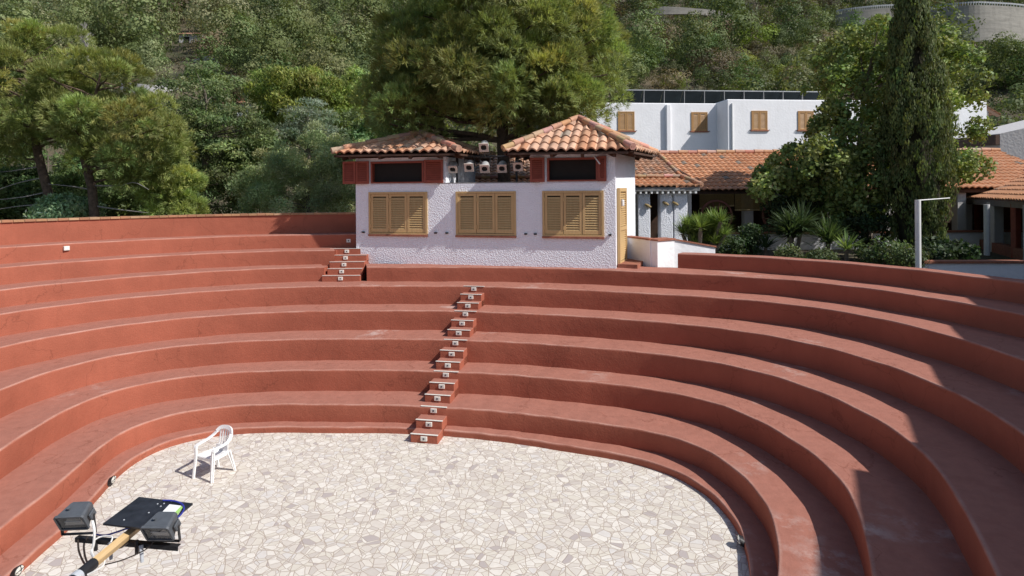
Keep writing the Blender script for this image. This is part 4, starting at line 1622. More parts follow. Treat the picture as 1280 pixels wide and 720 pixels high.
# ------------------------------------------------------------------ restaurant with the long tiled roof
rest = thing('restaurant', (12, 24, 2.4), 'long low restaurant with an orange tiled roof and an open shaded veranda', 'building')
ea, eb = at(840, 238, 22.2), at(1330, 238, 22.2)
ZE, ZRD = 4.58, 6.16
x0, x1 = 3.6, 21.5
m = MB()
tile_slope(m, (x0, 22.1, ZE), (x1, 22.1, ZE), (x1, 26.1, ZRD), (x0, 26.1, ZRD), .23, .36, .055, 6, 77, 1.0, ORANGE, .45)
ridge_caps(m, (x0, 26.1, ZRD + .05), (x1, 26.1, ZRD + .05), .10, .42, 8)
rf = obj('roof', m, 'tile', rest, True)
m = MB()
m.add([(x0, 26.15, ZRD), (x1, 26.15, ZRD), (x1, 30, ZE + .2), (x0, 30, ZE + .2)], [(0, 1, 2, 3)])
m.add([(x0, 22.12, ZE - .03), (x1, 22.12, ZE - .03), (x1, 26.1, ZRD - .05), (x0, 26.1, ZRD - .05)], [(3, 2, 1, 0)])
m.box(x0, x1, 22.2, 22.35, ZE - .16, ZE - .03)
obj('eave', m, 'brown', rf)
m = MB()
m.box(x0, x1, 27.2, 27.4, 2.2, 6.0)
m.box(x0 + .05, x1, 22.0, 27.3, 2.2, 2.45)
m.box(x1, x1 + .2, 22.0, 29.8, 2.2, 4.6)
obj('wall', m, 'brown', rest)
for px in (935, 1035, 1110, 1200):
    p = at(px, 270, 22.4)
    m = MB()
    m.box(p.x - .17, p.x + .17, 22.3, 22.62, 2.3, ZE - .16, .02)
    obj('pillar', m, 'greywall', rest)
m = MB()
m.box(at(878, 0, 21.8).x, x1, 21.7, 21.9, 1.9, 2.96)
lw = obj('low_wall', m, 'white', rest)
m = MB()
m.box(at(878, 0, 21.8).x - .02, x1, 21.64, 21.96, 2.962, 3.03)
obj('coping', m, 'sill', lw)
for i in range(7):
    x = 8.2 + i * 1.7
    m = MB()
    m.box(x, x + 1.1, 24.6, 25.3, 3.05, 3.1)
    m.box(x + .5, x + .6, 24.9, 25.0, 2.45, 3.05)
    obj('table', m, 'brown', rest)
# reed blinds hanging under the eave
for (xa, xb, ya, yb, lab, sag) in ((873, 916, 243, 256, 'tan reed blind hanging crooked under the eave above the left wagon wheel', .10), (917, 980, 243, 261, 'longer tan reed blind hanging straight under the eave, half behind the tree', 0)):
    A_, B_ = at(xa, ya, 22.0), at(xb, yb, 22.0)
    m = MB()
    nseg = 16
    for i in range(nseg):
        z1_, z0_ = ZE - .14 - i * (ZE - .14 - B_.z) / nseg, ZE - .14 - (i + .9) * (ZE - .14 - B_.z) / nseg
        m.add([(A_.x, 21.88, z0_ - sag * i / nseg), (B_.x, 21.88, z0_), (B_.x, 21.85, z1_), (A_.x, 21.85, z1_ - sag * i / nseg),
               (A_.x, 21.90, z0_ - sag * i / nseg), (B_.x, 21.90, z0_), (B_.x, 21.87, z1_), (A_.x, 21.87, z1_ - sag * i / nseg)], [(0, 1, 2, 3), (7, 6, 5, 4), (0, 4, 5, 1), (3, 2, 6, 7)])
    bl = tag(obj('reed_blind', m, 'canvas'), lab, 'blind', 'reed blinds under the eave')
    m = MB()
    m.tube([(A_.x, 21.89, B_.z - sag - .03), (B_.x, 21.89, B_.z - .03)], .03, 8)
    obj('roll', m, 'canvas', bl)


def wheel(px, py, lab):
    c = at(px, py, 21.8)
    c.z = 3.03 + .60
    t = thing('wagon_wheel', (c.x, c.y, 3.03), lab, 'wheel', 'old wagon wheels on the veranda wall')
    m_ = MB()
    n_ = 40
    V_, f_ = [], []
    for i in range(n_):
        a = 2 * PI * i / n_
        for rr_, yy in ((.53, -.03), (.60, -.03), (.60, .03), (.53, .03)):
            V_.append((c.x + rr_ * math.cos(a), c.y + yy, c.z + rr_ * math.sin(a)))
    for i in range(n_):
        j = (i + 1) % n_
        for k_ in range(4):
            l_ = (k_ + 1) % 4
            f_.append((4 * i + k_, 4 * j + k_, 4 * j + l_, 4 * i + l_))
    m_.add(V_, f_)
    obj('rim', m_, 'wheel', t)
    m_ = MB()
    m_.lathe((c.x, c.y - .08, c.z), (0, 1, 0), [(0, .06), (.03, .09), (.13, .09), (.16, .06)], 14)
    obj('hub', m_, 'wheel', t)
    for i in range(12):
        a = 2 * PI * (i + .5) / 12
        m_ = MB()
        m_.bar((c.x + .07 * math.cos(a), c.y, c.z + .07 * math.sin(a)), (c.x + .54 * math.cos(a), c.y, c.z + .54 * math.sin(a)), .034, .034, (0, 1, 0))
        obj('spoke', m_, 'wheel', t)


wheel(895.5, 273, 'faded red wagon wheel standing free on the veranda wall below the crooked blind')
wheel(973, 274, 'wagon wheel farther right on the veranda wall, partly covered by the tree')

# porch roof between booth and restaurant
por = thing('porch', (4.8, 19, 2.5), 'small tiled porch on white stucco pillars right behind the booth', 'building')
m = MB()
xr = at(877, 233, 19.0).x
e0, e1 = Vector((-3.4, 19.0, 4.74)), Vector((xr, 19.0, 4.72))
lm0, lm1 = Vector((-3.4, 20.2, 5.02)), Vector((xr - .32, 20.2, 5.00))
t0, t1 = Vector((-3.4, 22.9, 5.98)), Vector((at(822, 195, 22.9).x, 22.9, 5.96))
tile_slope(m, e0, e1, lm1, lm0, .20, .42, .05, 6, 31, 1.0, ORANGE, .4)
tile_slope(m, lm0 + Vector((0, 0, .04)), lm1 + Vector((0, 0, .04)), t1, t0, .20, .36, .05, 6, 33, .8)
ridge_caps(m, lm0 + Vector((0, -.04, .06)), lm1 + Vector((0, -.04, .06)), .06, .3, 5)
ridge_caps(m, e1 + Vector((0, 0, .04)), lm1 + Vector((0, 0, .06)), .08, .36, 6)
ridge_caps(m, lm1 + Vector((0, 0, .06)), t1 + Vector((0, 0, .06)), .08, .36, 7)
# hip end on the right
tile_slope(m, e1, Vector((xr + .1, 22.05, 4.72)), t1, t1, .20, .36, .05, 6, 35, .8)
rf = obj('roof', m, 'tile', por, True)
m = MB()
m.box(-3.4, xr - .05, 19.02, 19.07, 4.58, 4.70)
obj('fascia', m, 'fascia', rf)
m = MB()
for i in range(24):
    x = 1.8 + i * (xr - 2.0) / 23
    m.box(x, x + .06, 19.03, 19.6, 4.50, 4.58)
obj('rafters', m, 'whitepaint', rf)
for (pa, pb) in ((797, 812.5), (825, 840.5), (842, 859)):
    A_, B_ = at(pa, 270, 19.3), at(pb, 270, 19.3)
    m = MB()
    m.box(A_.x, B_.x, 19.25, 19.62, 2.2, 4.5, .02)
    obj('pillar', m, 'stucco', por)
m = MB()
m.box(-3.4, xr - .1, 21.6, 21.8, 2.2, 5.3)
m.box(1.6, xr - .3, 19.7, 21.6, 4.50, 4.56)
obj('back_wall', m, 'brown', por)
m = MB()
m.box(at(841, 0, 19.8).x, at(868, 0, 19.8).x, 20.3, 20.5, 2.2, 4.5)
obj('side_wall', m, 'greywall', por)
for (px, py) in ((811, 258), (833, 255), (845, 255)):
    p = at(px, py, 19.2)
    m = MB()
    m.lathe(p + Vector((-.12, 0, .08)), (.8, -.2, -.5), [(0, .03), (.1, .05), (.22, .03)], 10)
    obj('wall_lamp', m, 'canvas', por)

# ------------------------------------------------------------------ pavilion on the right edge
pav = thing('pavilion', (18, 20, 2.4), 'open pavilion with an orange tiled roof at the right edge, brown and white posts', 'building')
ea, eb = Vector((18.95, 26.2, 4.2)), Vector((13.6, 13.6, 4.2))
dE = (eb - ea).normalized()
inw = Vector((-dE.y, dE.x, 0))
if inw.x < 0:
    inw = -inw
tl, tr_ = ea + inw * 5.2 + dE * 3.4 + Vector((0, 0, 2.0)), eb + inw * 5.2 + Vector((0, 0, 2.0))
m = MB()
tile_slope(m, ea, eb, tr_, tl, .23, .40, .055, 6, 91, 1.05, ORANGE, .5)
far = ea + inw * 9
tile_slope(m, far, ea, tl, tl + inw * .3, .23, .40, .055, 6, 92, 1.05, ORANGE, .5)
ridge_caps(m, ea + Vector((0, 0, .05)), tl + Vector((0, 0, .05)), .1, .4, 9)
rf = obj('roof', m, 'tile', pav, True)
m = MB()
m.bar(ea + inw * .08 + Vector((0, 0, -.13)), eb + inw * .08 + Vector((0, 0, -.13)), .05, .2)
m.add([ea + inw * .1 + Vector((0, 0, -.05)), eb + inw * .1 + Vector((0, 0, -.05)), eb + inw * 5 + Vector((0, 0, -.05)), ea + inw * 5 + Vector((0, 0, -.05))], [(0, 1, 2, 3)])
obj('fascia', m, 'fascia', rf)
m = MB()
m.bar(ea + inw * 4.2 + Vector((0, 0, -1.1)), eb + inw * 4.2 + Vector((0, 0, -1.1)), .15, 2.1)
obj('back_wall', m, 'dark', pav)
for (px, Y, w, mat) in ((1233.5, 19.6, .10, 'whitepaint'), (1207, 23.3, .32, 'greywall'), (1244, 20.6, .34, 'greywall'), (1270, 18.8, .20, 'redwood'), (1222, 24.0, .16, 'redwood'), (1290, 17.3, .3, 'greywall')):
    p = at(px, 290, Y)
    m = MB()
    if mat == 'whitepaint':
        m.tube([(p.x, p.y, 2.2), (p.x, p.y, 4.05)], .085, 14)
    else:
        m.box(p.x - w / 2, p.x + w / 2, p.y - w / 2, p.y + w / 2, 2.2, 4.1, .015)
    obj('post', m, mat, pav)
m = MB()
q0, q1 = ea + inw * .2, eb + inw * .2
m.bar(Vector((q0.x, q0.y, 2.45)), Vector((q1.x, q1.y, 2.45)), .25, .5)
obj('plinth', m, 'sill', pav)
# white post with a thin rail to the pavilion
gp = at(1147.5, 290, 13.9)
pole = thing('white_post', (gp.x, gp.y, 2.6), 'slim free standing white post with a thin rail running to the pavilion', 'post')
zt = at(1147.5, 250, 13.9).z
m = MB()
m.tube([(gp.x, gp.y, 2.4), (gp.x, gp.y, zt)], .062, 16)
obj('pole', m, 'whitepaint', pole, True)
m = MB()
p2 = at(1187, 247.5, 16.4)
m.tube([(gp.x, gp.y, zt - .01), (p2.x, p2.y, p2.z)], .014, 8)
obj('rail', m, 'whitepaint', pole)
# wall in the shade behind the right rim
wl = thing('garden_wall', at(1240, 340, 15.2), 'shaded white garden wall with a brown coping behind the rim at the far right', 'wall')
A_, B_ = at(1150, 331, 14.6), at(1330, 334, 14.4)
m = MB()
m.bar(Vector((A_.x, A_.y, 2.35)), Vector((B_.x, B_.y, 2.35)), .2, .86)
obj('wall', m, 'white', wl)
m = MB()
m.bar(Vector((A_.x, A_.y, 2.812)), Vector((B_.x, B_.y, 2.812)), .28, .06)
obj('coping', m, 'sill', wl)

# ------------------------------------------------------------------ hotel
hot = thing('hotel', (18, 38, 3), 'long white hotel with small shuttered windows and a flat roof behind the restaurant', 'building')
YL, YR = 39.4, 37.9
HROT = R(6)
xl0, xm, xr1 = at(690, 130, YL).x, at(905, 126, YR).x, at(1231, 126, YR).x * 1.045
ZH = 10.2
m = MB()
m.box(xl0, xm + .5, YL, YL + 8, 2.5, ZH, .04)
m.box(xm, xr1, YR, YR + 10, 2.5, ZH + .05, .04)
px = at(833, 160, YL).x
m.box(px - .18, px + .12, YL - .22, YL + .1, 2.5, ZH - .12, .03)
obj('wall', m, 'white', hot)
m = MB()
m.tube([(xm + .3, YR - .06, 2.5), (xm + .3, YR - .06, ZH - .2)], .05, 8)
obj('downpipe', m, 'whitepaint', hot)
for (xa, xb, ya, yb, Y) in ((770, 790.5, 142, 165.5, YL), (862.5, 883, 141.5, 165, YL), (936.5, 957, 139, 163, YR), (997.5, 1018, 138.5, 162.5, YR)):
    A_, B_ = at(xa, yb, Y), at(xb, ya, Y)
    w_ = MB()
    e = .06
    w_.box(A_.x, A_.x + e, Y - .05, Y + .02, A_.z, B_.z)
    w_.box(B_.x - e, B_.x, Y - .05, Y + .02, A_.z, B_.z)
    w_.box(A_.x + e, B_.x - e, Y - .05, Y + .02, B_.z - e, B_.z)
    win = obj('window', w_, 'hshutter', hot)
    hw = (B_.x - A_.x - 2 * e) / 2
    for i in range(2):
        xa_ = A_.x + e + hw * i
        s = MB()
        s.box(xa_ + .01, xa_ + .09, Y - .04, Y - .005, A_.z, B_.z - e)
        s.box(xa_ + hw - .09, xa_ + hw - .01, Y - .04, Y - .005, A_.z, B_.z - e)
        s.box(xa_ + .09, xa_ + hw - .09, Y - .04, Y - .005, A_.z, A_.z + .09)
        s.box(xa_ + .09, xa_ + hw - .09, Y - .04, Y - .005, B_.z - e - .09, B_.z - e)
        z = A_.z + .12
        while z < B_.z - e - .11:
            s.add([(xa_ + .09, Y - .035, z - .03), (xa_ + hw - .09, Y - .035, z - .03), (xa_ + hw - .09, Y - .004, z + .04), (xa_ + .09, Y - .004, z + .04)], [(0, 1, 2, 3)])
            z += .075
        obj('shutter', s, 'hshutter', win)
    s = MB()
    s.box(A_.x - .06, B_.x + .06, Y - .09, Y, A_.z - .08, A_.z - .003)
    obj('sill', s, 'sill', win)
    for q in (A_.x - .12, B_.x + .12):
        s = MB()
        s.box(q - .02, q + .02, Y - .1, Y, A_.z - .03, A_.z + .01)
        obj('catch', s, 'black', win)
m = MB()
e0, e1 = Vector((xr1 - .3, YR + 1.0, ZH - .05)), Vector((xr1 + 1.6, YR + 1.0, ZH - .75))
tile_slope(m, Vector((e1.x, YR + .6, ZH - .75)), Vector((e1.x, YR + 7, ZH - .75)), Vector((xr1, YR + 7, ZH + .1)), Vector((xr1, YR + .6, ZH + .1)), .23, .38, .05, 4, 55, .7)
m.col = (.16, .09, .06)
m.add([(e1.x, YR + .6, ZH - .82), (xr1, YR + .6, ZH + .0), (xr1, YR + .6, ZH - .14), (e1.x - .3, YR + .6, ZH - .92)], [(0, 1, 2, 3)])
obj('side_roof', m, 'tile', hot)
m = MB()
bx0, bx1 = xr1, xr1 + 1.2
m.box(bx0, bx1, YR + .7, YR + 6, 5.0, 7.9)
m.box(bx0, bx1 - .1, YR + .9, YR + 6, 7.9, 8.05)
obj('balcony', m, 'white', hot)
m = MB()
q = Vector((xr1 + .75, 0, 0))
m.box(q.x - .13, q.x + .13, YR + .8, YR + 1.05, 7.9, ZH - .4)
obj('pillar', m, 'white', hot)
# sloping solar panels
A_, B_ = at(779, 114, 40.6), at(1035, 113, 40.6)
n = 10
wpan = (B_.x - A_.x) / n
for i in range(n):
    xa = A_.x + wpan * i
    t = thing('solar_panel', (xa + wpan / 2, 41, ZH), 'dark solar panel tilted on the flat hotel roof', 'solar panel', 'row of solar panels on the hotel roof')
    m = MB()
    zt, zb_ = 11.22, ZH + .12
    m.add([(xa + .02, 40.7, zt), (xa + wpan - .02, 40.7, zt), (xa + wpan - .02, 41.5, zb_), (xa + .02, 41.5, zb_), (xa + .02, 40.76, zt + .02), (xa + wpan - .02, 40.76, zt + .02), (xa + wpan - .02, 41.56, zb_ + .02), (xa + .02, 41.56, zb_ + .02)],
          [(0, 1, 2, 3), (7, 6, 5, 4), (0, 4, 5, 1), (1, 5, 6, 2), (2, 6, 7, 3), (3, 7, 4, 0)])
    obj('panel', m, 'panel', t)
    m = MB()
    m.box(xa, xa + wpan, 40.66, 40.74, zt, zt + .06)
    obj('top_rail', m, 'galv', t)
    m = MB()
    m.tube([(xa + .05, 40.62, zt), (xa - .10, 40.3, ZH + .02)], .022, 6)
    m.tube([(xa + .05, 40.66, zt), (xa + .05, 40.66, ZH)], .018, 6)
    obj('strut', m, 'fascia', t)
hot.rotation_euler.z = HROT
PIV = Matrix.Translation((18, 38, 0)) @ Matrix.Rotation(HROT, 4, 'Z') @ Matrix.Translation((-18, -38, 0))
for o_ in [q_ for q_ in COL.objects if q_.name.startswith('solar_panel') and q_.parent is None]:
    o_.location = PIV @ o_.location
    o_.rotation_euler.z = HROT
# grey neighbouring house at the right edge
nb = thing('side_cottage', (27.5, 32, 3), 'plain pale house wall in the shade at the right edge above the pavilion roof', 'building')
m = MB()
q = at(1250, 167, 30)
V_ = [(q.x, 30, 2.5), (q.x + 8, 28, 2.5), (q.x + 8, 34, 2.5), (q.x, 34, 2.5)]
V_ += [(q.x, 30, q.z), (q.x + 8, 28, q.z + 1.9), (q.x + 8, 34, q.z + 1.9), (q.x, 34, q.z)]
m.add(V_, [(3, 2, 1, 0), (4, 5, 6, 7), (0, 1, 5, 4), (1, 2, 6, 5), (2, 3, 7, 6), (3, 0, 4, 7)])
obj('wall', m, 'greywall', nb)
m = MB()
m.bar((q.x - .12, 30, q.z - .3), (q.x - .12, 34, q.z - .3), .2, .5)
obj('gutter_board', m, 'brown', nb)

# ------------------------------------------------------------------ far walls and houses on the hill
def ground_y(px, py, lo=46.0):
    Y = lo
    while Y < 400:
        p = at(px, py, Y)
        if p.z <= hz(p.x, p.y):
            return Y
        Y += .5
    return Y


def wall_strip(name, lab, pts_, h, mat='concrete', thick=.5, rail=True):
    t = thing(name, pts_[0], lab, 'wall')
    m_ = MB()
    m2_ = MB()
    nn = len(pts_)
    if hasattr(h, '__len__'):
        h = [float(q_) for q_ in np.interp(np.linspace(0, nn - 1, 25), range(nn), h)]
    P_ = smooth_path([Vector(p) for p in pts_], 24)
    V_, f_ = [], []
    for i, p in enumerate(P_):
        hh = h[i] if hasattr(h, '__len__') else h
        V_ += [(p.x, p.y, p.z), (p.x, p.y, p.z + hh), (p.x, p.y + thick, p.z + hh), (p.x, p.y + thick, p.z)]
    for i in range(len(P_) - 1):
        a = 4 * i
        f_ += [(a, a + 4, a + 5, a + 1), (a + 1, a + 5, a + 6, a + 2), (a + 2, a + 6, a + 7, a + 3)]
    f_ += [(0, 1, 2, 3), tuple(reversed(range(4 * len(P_) - 4, 4 * len(P_))))]
    m_.add(V_, f_)
    obj('wall', m_, mat, t)
    if rail:
        hs = [h[i] if hasattr(h, '__len__') else h for i in range(len(P_))]
        tops = [p + Vector((0, .25, q_)) for p, q_ in zip(P_, hs)]
        for a_, b2_ in zip(tops, tops[1:]):
            m2_.bar(a_ + Vector((0, 0, .62)), b2_ + Vector((0, 0, .62)), .06, .3)
            for k_ in range(2):
                q_ = a_.lerp(b2_, k_ / 2)
                m2_.bar(q_, q_ + Vector((0, 0, .75)), .1, .1, (0, 1, 0))
        obj('guard_rail', m2_, 'galv', t)
    return t


def hpts(pp, Y):
    return [at(x, y, Y + dy) for x, y, dy in pp]


wall_strip('retaining_wall', 'high curved concrete retaining wall of the road at the top right of the hillside', hpts([(1150, 52, 8), (1166, 52, 5), (1185, 52, 2.4), (1205, 52, .7), (1225, 52, 0), (1245, 52, .4), (1265, 52, 1.6), (1290, 52, 4), (1330, 55, 9)], 116), [6.2, 6.6, 6.9, 7.1, 7.2, 7.1, 7, 6.7, 6.4])
wall_strip('retaining_wall', 'lower stretch of road retaining wall seen left of the cypress top', hpts([(1046, 32, 3), (1070, 31, 1), (1100, 30, 0), (1130, 30, 0), (1160, 30, 2)], 124), [2.6, 3.0, 3.3, 3.5, 3.6])
wall_strip('retaining_wall', 'long broken stone wall near the top of the hillside above the solar panels', hpts([(800, 20, 2), (830, 18, 0), (870, 18, 0), (905, 22, 1), (920, 26, 3)], 140), [1.0, 1.9, 1.4, 1.5, .6], rail=False)
wall_strip('road_wall', 'pale grey roadside wall between the pines on the left hillside', hpts([(150, 112, 1), (170, 116, 0), (192, 118, 0), (216, 119, 1), (240, 122, 3)], ground_y(195, 118)), 1.25, 'greywall', .4, False)


def far_house(name, lab, px0, px1, pyb, pyt, Y, roofcol, wallmat='greywall'):
    Y = ground_y((px0 + px1) / 2, pyb)
    a_, b2_ = at(px0, pyb, Y), at(px1, pyt, Y)
    t = thing(name, (a_.x, Y, a_.z), lab, 'house')
    m_ = MB()
    m_.box(a_.x, b2_.x, Y, Y + 6, a_.z - 2, b2_.z)
    obj('wall', m_, wallmat, t)
    m_ = MB()
    tile_slope(m_, (a_.x - .4, Y - .4, b2_.z), (b2_.x + .4, Y - .4, b2_.z), (b2_.x + .4, Y + 3, b2_.z + 1.1), (a_.x - .4, Y + 3, b2_.z + 1.1), .4, .5, .06, 4, int(px0), roofcol)
    obj('roof', m_, 'tile', t)
    m_ = MB()
    w_ = b2_.x - a_.x
    m_.box(a_.x + w_ * .2, a_.x + w_ * .45, Y - .03, Y + .05, a_.z, b2_.z - .5)
    obj('window', m_, 'dark', t)


far_house('hillside_house', 'small hillside house with a bright orange roof among the trees at the upper left', 224, 252, 54, 43, 88, 1.1)
far_house('hillside_house', 'dark roofed shed beside the bare grey tree on the left hillside', 132, 164, 66, 42, 80, .3, 'brown')
far_house('hillside_house', 'low white house half hidden below the hillside road near the dark conifer', 276, 312, 146, 130, 50, .9, 'white')
# parked cars on the hillside road
def far_car(px, py, Y, lab, mat):
    Y = ground_y(px, py)
    c = at(px, py, Y)
    t = thing('parked_car', (c.x, c.y, c.z), lab, 'car')
    m_ = MB()
    prof = [(-2, .3), (-2, .75), (-1.25, .88), (-.75, 1.38), (.75, 1.40), (1.35, .92), (2, .8), (2.05, .3)]
    V_ = [(c.x + x, c.y + y, c.z + z) for y in (0, 1.6) for x, z in prof]
    n_ = len(prof)
    m_.add(V_, [tuple(range(n_)), tuple(reversed(range(n_, 2 * n_)))] + [(i, n_ + i, n_ + (i + 1) % n_, (i + 1) % n_) for i in range(n_)])
    obj('body', m_, mat, t)
    m_ = MB()
    V_ = [(c.x + x, c.y - .01, c.z + z) for x, z in ((-1.1, .92), (-.7, 1.30), (.7, 1.32), (1.2, .94))]
    m_.add(V_, [(0, 1, 2, 3)])
    obj('window', m_, 'glass', t)
    for x in (-1.25, 1.3):
        m_ = MB()
        m_.lathe((c.x + x, c.y - .05, c.z + .3), (0, 1, 0), [(0, .3), (.2, .3)], 16)
        obj('wheel', m_, 'black', t)


far_car(256, 80, 72, 'dark parked car on the hillside road below the small orange roofed house', 'housing')
# ------------------------------------------------------------------ trees
def lobes_px(Y, L):
    """(px, py, rx_px, rz_px, dy, ry_m) -> lobes in metres"""
    out = []
    for (x, y, rx, rz, dy, ry) in L:
        yy = Y + dy
        out.append((tuple(at(x, y, yy)), (rx * yy / F, ry, rz * yy / F)))
    return out


# big pine behind the booth
Y0 = 18.6
b0 = at(630, 235, Y0)
lb = lobes_px(Y0, [(618, 20, 128, 120, 0, 3.2), (560, 90, 75, 55, -.8, 2.2), (500, 135, 42, 36, 0, 1.6), (525, 150, 54, 28, -.9, 1.4), (655, 105, 76, 48, -1.2, 1.8),
                   (720, 95, 62, 52, 0, 2.0), (700, 138, 54, 28, -.6, 1.6), (610, 128, 60, 26, .6, 1.6), (520, 55, 48, 50, .4, 1.8), (735, 40, 40, 55, .5, 1.8), (620, -120, 95, 80, 0, 2.4), (605, 60, 85, 60, -1.5, 1.3)])
tree('pine_tree', 'big dense pine rising right behind the white booth with a dark straight trunk', None, (b0.x, Y0, 2.4),
     [(b0.x, Y0, 2.2), (b0.x + .02, Y0, 4.6), (b0.x - .05, Y0, 7), (b0.x - .1, Y0, 10), (b0.x - .1, Y0, 13)], [.24, .21, .19, .13, .05],
     pine_crown(lb, .18, .020, .66, 400, 74, 17, (0.285, 0.335, 0.115), .5), 60, .07, 'bark', seed=1)

# two pines on the left
Y1 = 21.5
ga = at(66, 272, Y1)
lb = lobes_px(Y1, [(20, 120, 80, 60, 0, 2.0), (60, 90, 60, 45, .6, 1.8), (-10, 60, 50, 35, .4, 1.6), (80, 140, 55, 36, -.8, 1.6), (-30, 150, 50, 60, 0, 1.8)])
tree('pine_tree', 'leftmost pine with a bare leaning reddish trunk behind the boundary wall', None, (ga.x, Y1, 3.0),
     [(ga.x, Y1, 2.4), at(60, 240, Y1), at(48, 195, Y1), at(38, 140, Y1), at(30, 80, Y1)], [.17, .155, .14, .10, .04],
     pine_crown(lb, .19, .020, .62, 105, 64, 16, (0.275, 0.315, 0.105), .58), 34, .06, 'bark', seed=2)
Y2 = 21.0
gb = at(122, 270, Y2)
lb = lobes_px(Y2, [(125, 120, 62, 42, 0, 1.8), (160, 160, 62, 40, -.6, 1.7), (110, 160, 46, 32, .3, 1.5), (190, 185, 44, 32, .2, 1.4), (150, 202, 45, 20, -.3, 1.2), (152, 88, 18, 14, 0, .8)])
tree('pine_tree', 'second pine from the left with a dark upright trunk and drooping branches', None, (gb.x, Y2, 3.0),
     [(gb.x, Y2, 2.4), at(115, 235, Y2), at(105, 198, Y2), at(112, 150, Y2), at(125, 95, Y2)], [.17, .15, .135, .09, .03],
     pine_crown(lb, .19, .020, .60, 92, 64, 16, (0.28, 0.315, 0.105), .58), 34, .06, 'bark', seed=3)
dead = plain('dead_wood', (0.26, 0.24, 0.23), 0.9, var=.15)
for root_, pts_ in ((1, [(118, 238), (90, 233), (60, 230)]), (1, [(122, 258), (150, 262), (185, 266)]), (1, [(117, 232), (150, 232), (168, 228), (186, 237)]), (0, [(55, 222), (25, 228), (-5, 238)]), (0, [(58, 240), (30, 246), (-5, 250)]), (0, [(62, 256), (30, 257), (-5, 262)]), (0, [(50, 208), (20, 213), (0, 215)])):
    Yb = Y1 if root_ == 0 else Y2
    tr0 = [o_ for o_ in COL.objects if o_.name.startswith('pine_tree') and o_.parent is None][1 + root_]
    m = MB()
    pp_ = smooth_path([at(x_, y_, Yb - .3 * i_) for i_, (x_, y_) in enumerate(pts_)], 8)
    m.tube(pp_, [.03 - .022 * i_ / 8 for i_ in range(9)], 5)
    obj('dead_branch', m, dead, tr0, True)
Y3 = 22.5
lb = lobes_px(Y3, [(225, 235, 26, 24, 0, .9), (205, 250, 28, 20, 0, .8), (235, 258, 22, 14, 0, .7)])
g3 = at(222, 275, Y3)
tree('young_pine', 'small yellow green pine standing low between the second pine and the dark conifer', None, (g3.x, Y3, 2.6), [(g3.x, Y3, 2.4), at(222, 240, Y3)], [.08, .04],
     pine_crown(lb, .18, .018, .42, 45, 50, 14, (0.33, 0.40, 0.12), .3), 10, .03, 'bark', seed=4)
# dark conifer
Y4 = 26.5
lb = lobes_px(Y4, [(255, 120, 38, 40, 0, 1.4), (230, 160, 42, 34, 0, 1.5), (285, 165, 38, 30, 0, 1.5), (300, 205, 34, 34, 0, 1.4), (255, 205, 48, 40, .3, 1.6), (270, 245, 55, 30, 0, 1.5), (325, 165, 20, 14, 0, .8)])
g4 = at(256, 272, Y4)
tree('conifer_tree', 'dark ragged conifer with horizontal branches in the middle of the left tree belt', None, (g4.x, Y4, 2.6), [(g4.x, Y4, 2.4), at(257, 200, Y4), at(258, 135, Y4)], [.2, .14, .03],
     leafy_crown(lb, .17, .06, .46, 170, 200, (0.150, 0.195, 0.075), .25, -.1, (1.3, 1.3, .5), .28, .6), 40, .05, 'greybark', seed=5)
# round bright stone pine
Y5 = 33
lb = lobes_px(Y5, [(385, 125, 58, 30, 0, 3), (345, 118, 26, 22, 0, 2), (420, 140, 40, 34, 0, 2.2), (360, 160, 34, 22, 0, 2), (445, 160, 30, 26, 0, 2)])
g5 = at(390, 230, Y5)
tree('stone_pine', 'rounded bright green stone pine beyond the grey bushes left of the booth', None, (g5.x, Y5, 2.6), [(g5.x, Y5, 2.4), at(388, 180, Y5), at(386, 130, Y5)], [.3, .24, .1],
     leafy_crown(lb, .24, .07, .55, 220, 210, (0.215, 0.265, 0.058), .5, .8, (1, 1, .8), .2, .3), 30, .08, 'bark', seed=6)
# blue cedar
Y6 = 29
lb = lobes_px(Y6, [(385, 150, 26, 22, 0, 1), (372, 168, 34, 10, 0, 1), (405, 170, 34, 12, 0, 1), (345, 172, 22, 6, 0, .7)])
g6 = at(385, 230, Y6)
tree('blue_cedar', 'blue grey cedar with layered sprays in front of the stone pine', None, (g6.x, Y6, 2.6), [(g6.x, Y6, 2.4), at(385, 170, Y6), at(385, 145, Y6)], [.14, .1, .03],
     leafy_crown(lb, .20, .04, .36, 110, 130, (0.23, 0.28, 0.19), .2, 0, (1.6, 1.6, .35), .2, .4), 26, .04, 'greybark', seed=7)
# grey willow-like bush left of the booth
Y7 = 24.5
lb = lobes_px(Y7, [(395, 205, 52, 36, 0, 1.6), (350, 225, 44, 34, 0, 1.5), (425, 235, 36, 34, 0, 1.3), (380, 250, 60, 24, -.3, 1.4), (325, 240, 26, 26, .3, 1.2), (440, 205, 22, 26, .5, 1.1)])
g7 = at(385, 275, Y7)
tree('willow_bush', 'broad grey green feathery bush filling the gap left of the booth', None, (g7.x, Y7, 2.6), [(g7.x, Y7, 2.4), at(385, 245, Y7), at(392, 205, Y7)], [.12, .08, .03],
     leafy_crown(lb, .15, .03, .36, 240, 300, (0.37, 0.43, 0.215), .4, .35, (1, 1, 1), .18, .2, .9), 24, .03, 'greybark', 'bush', seed=8)
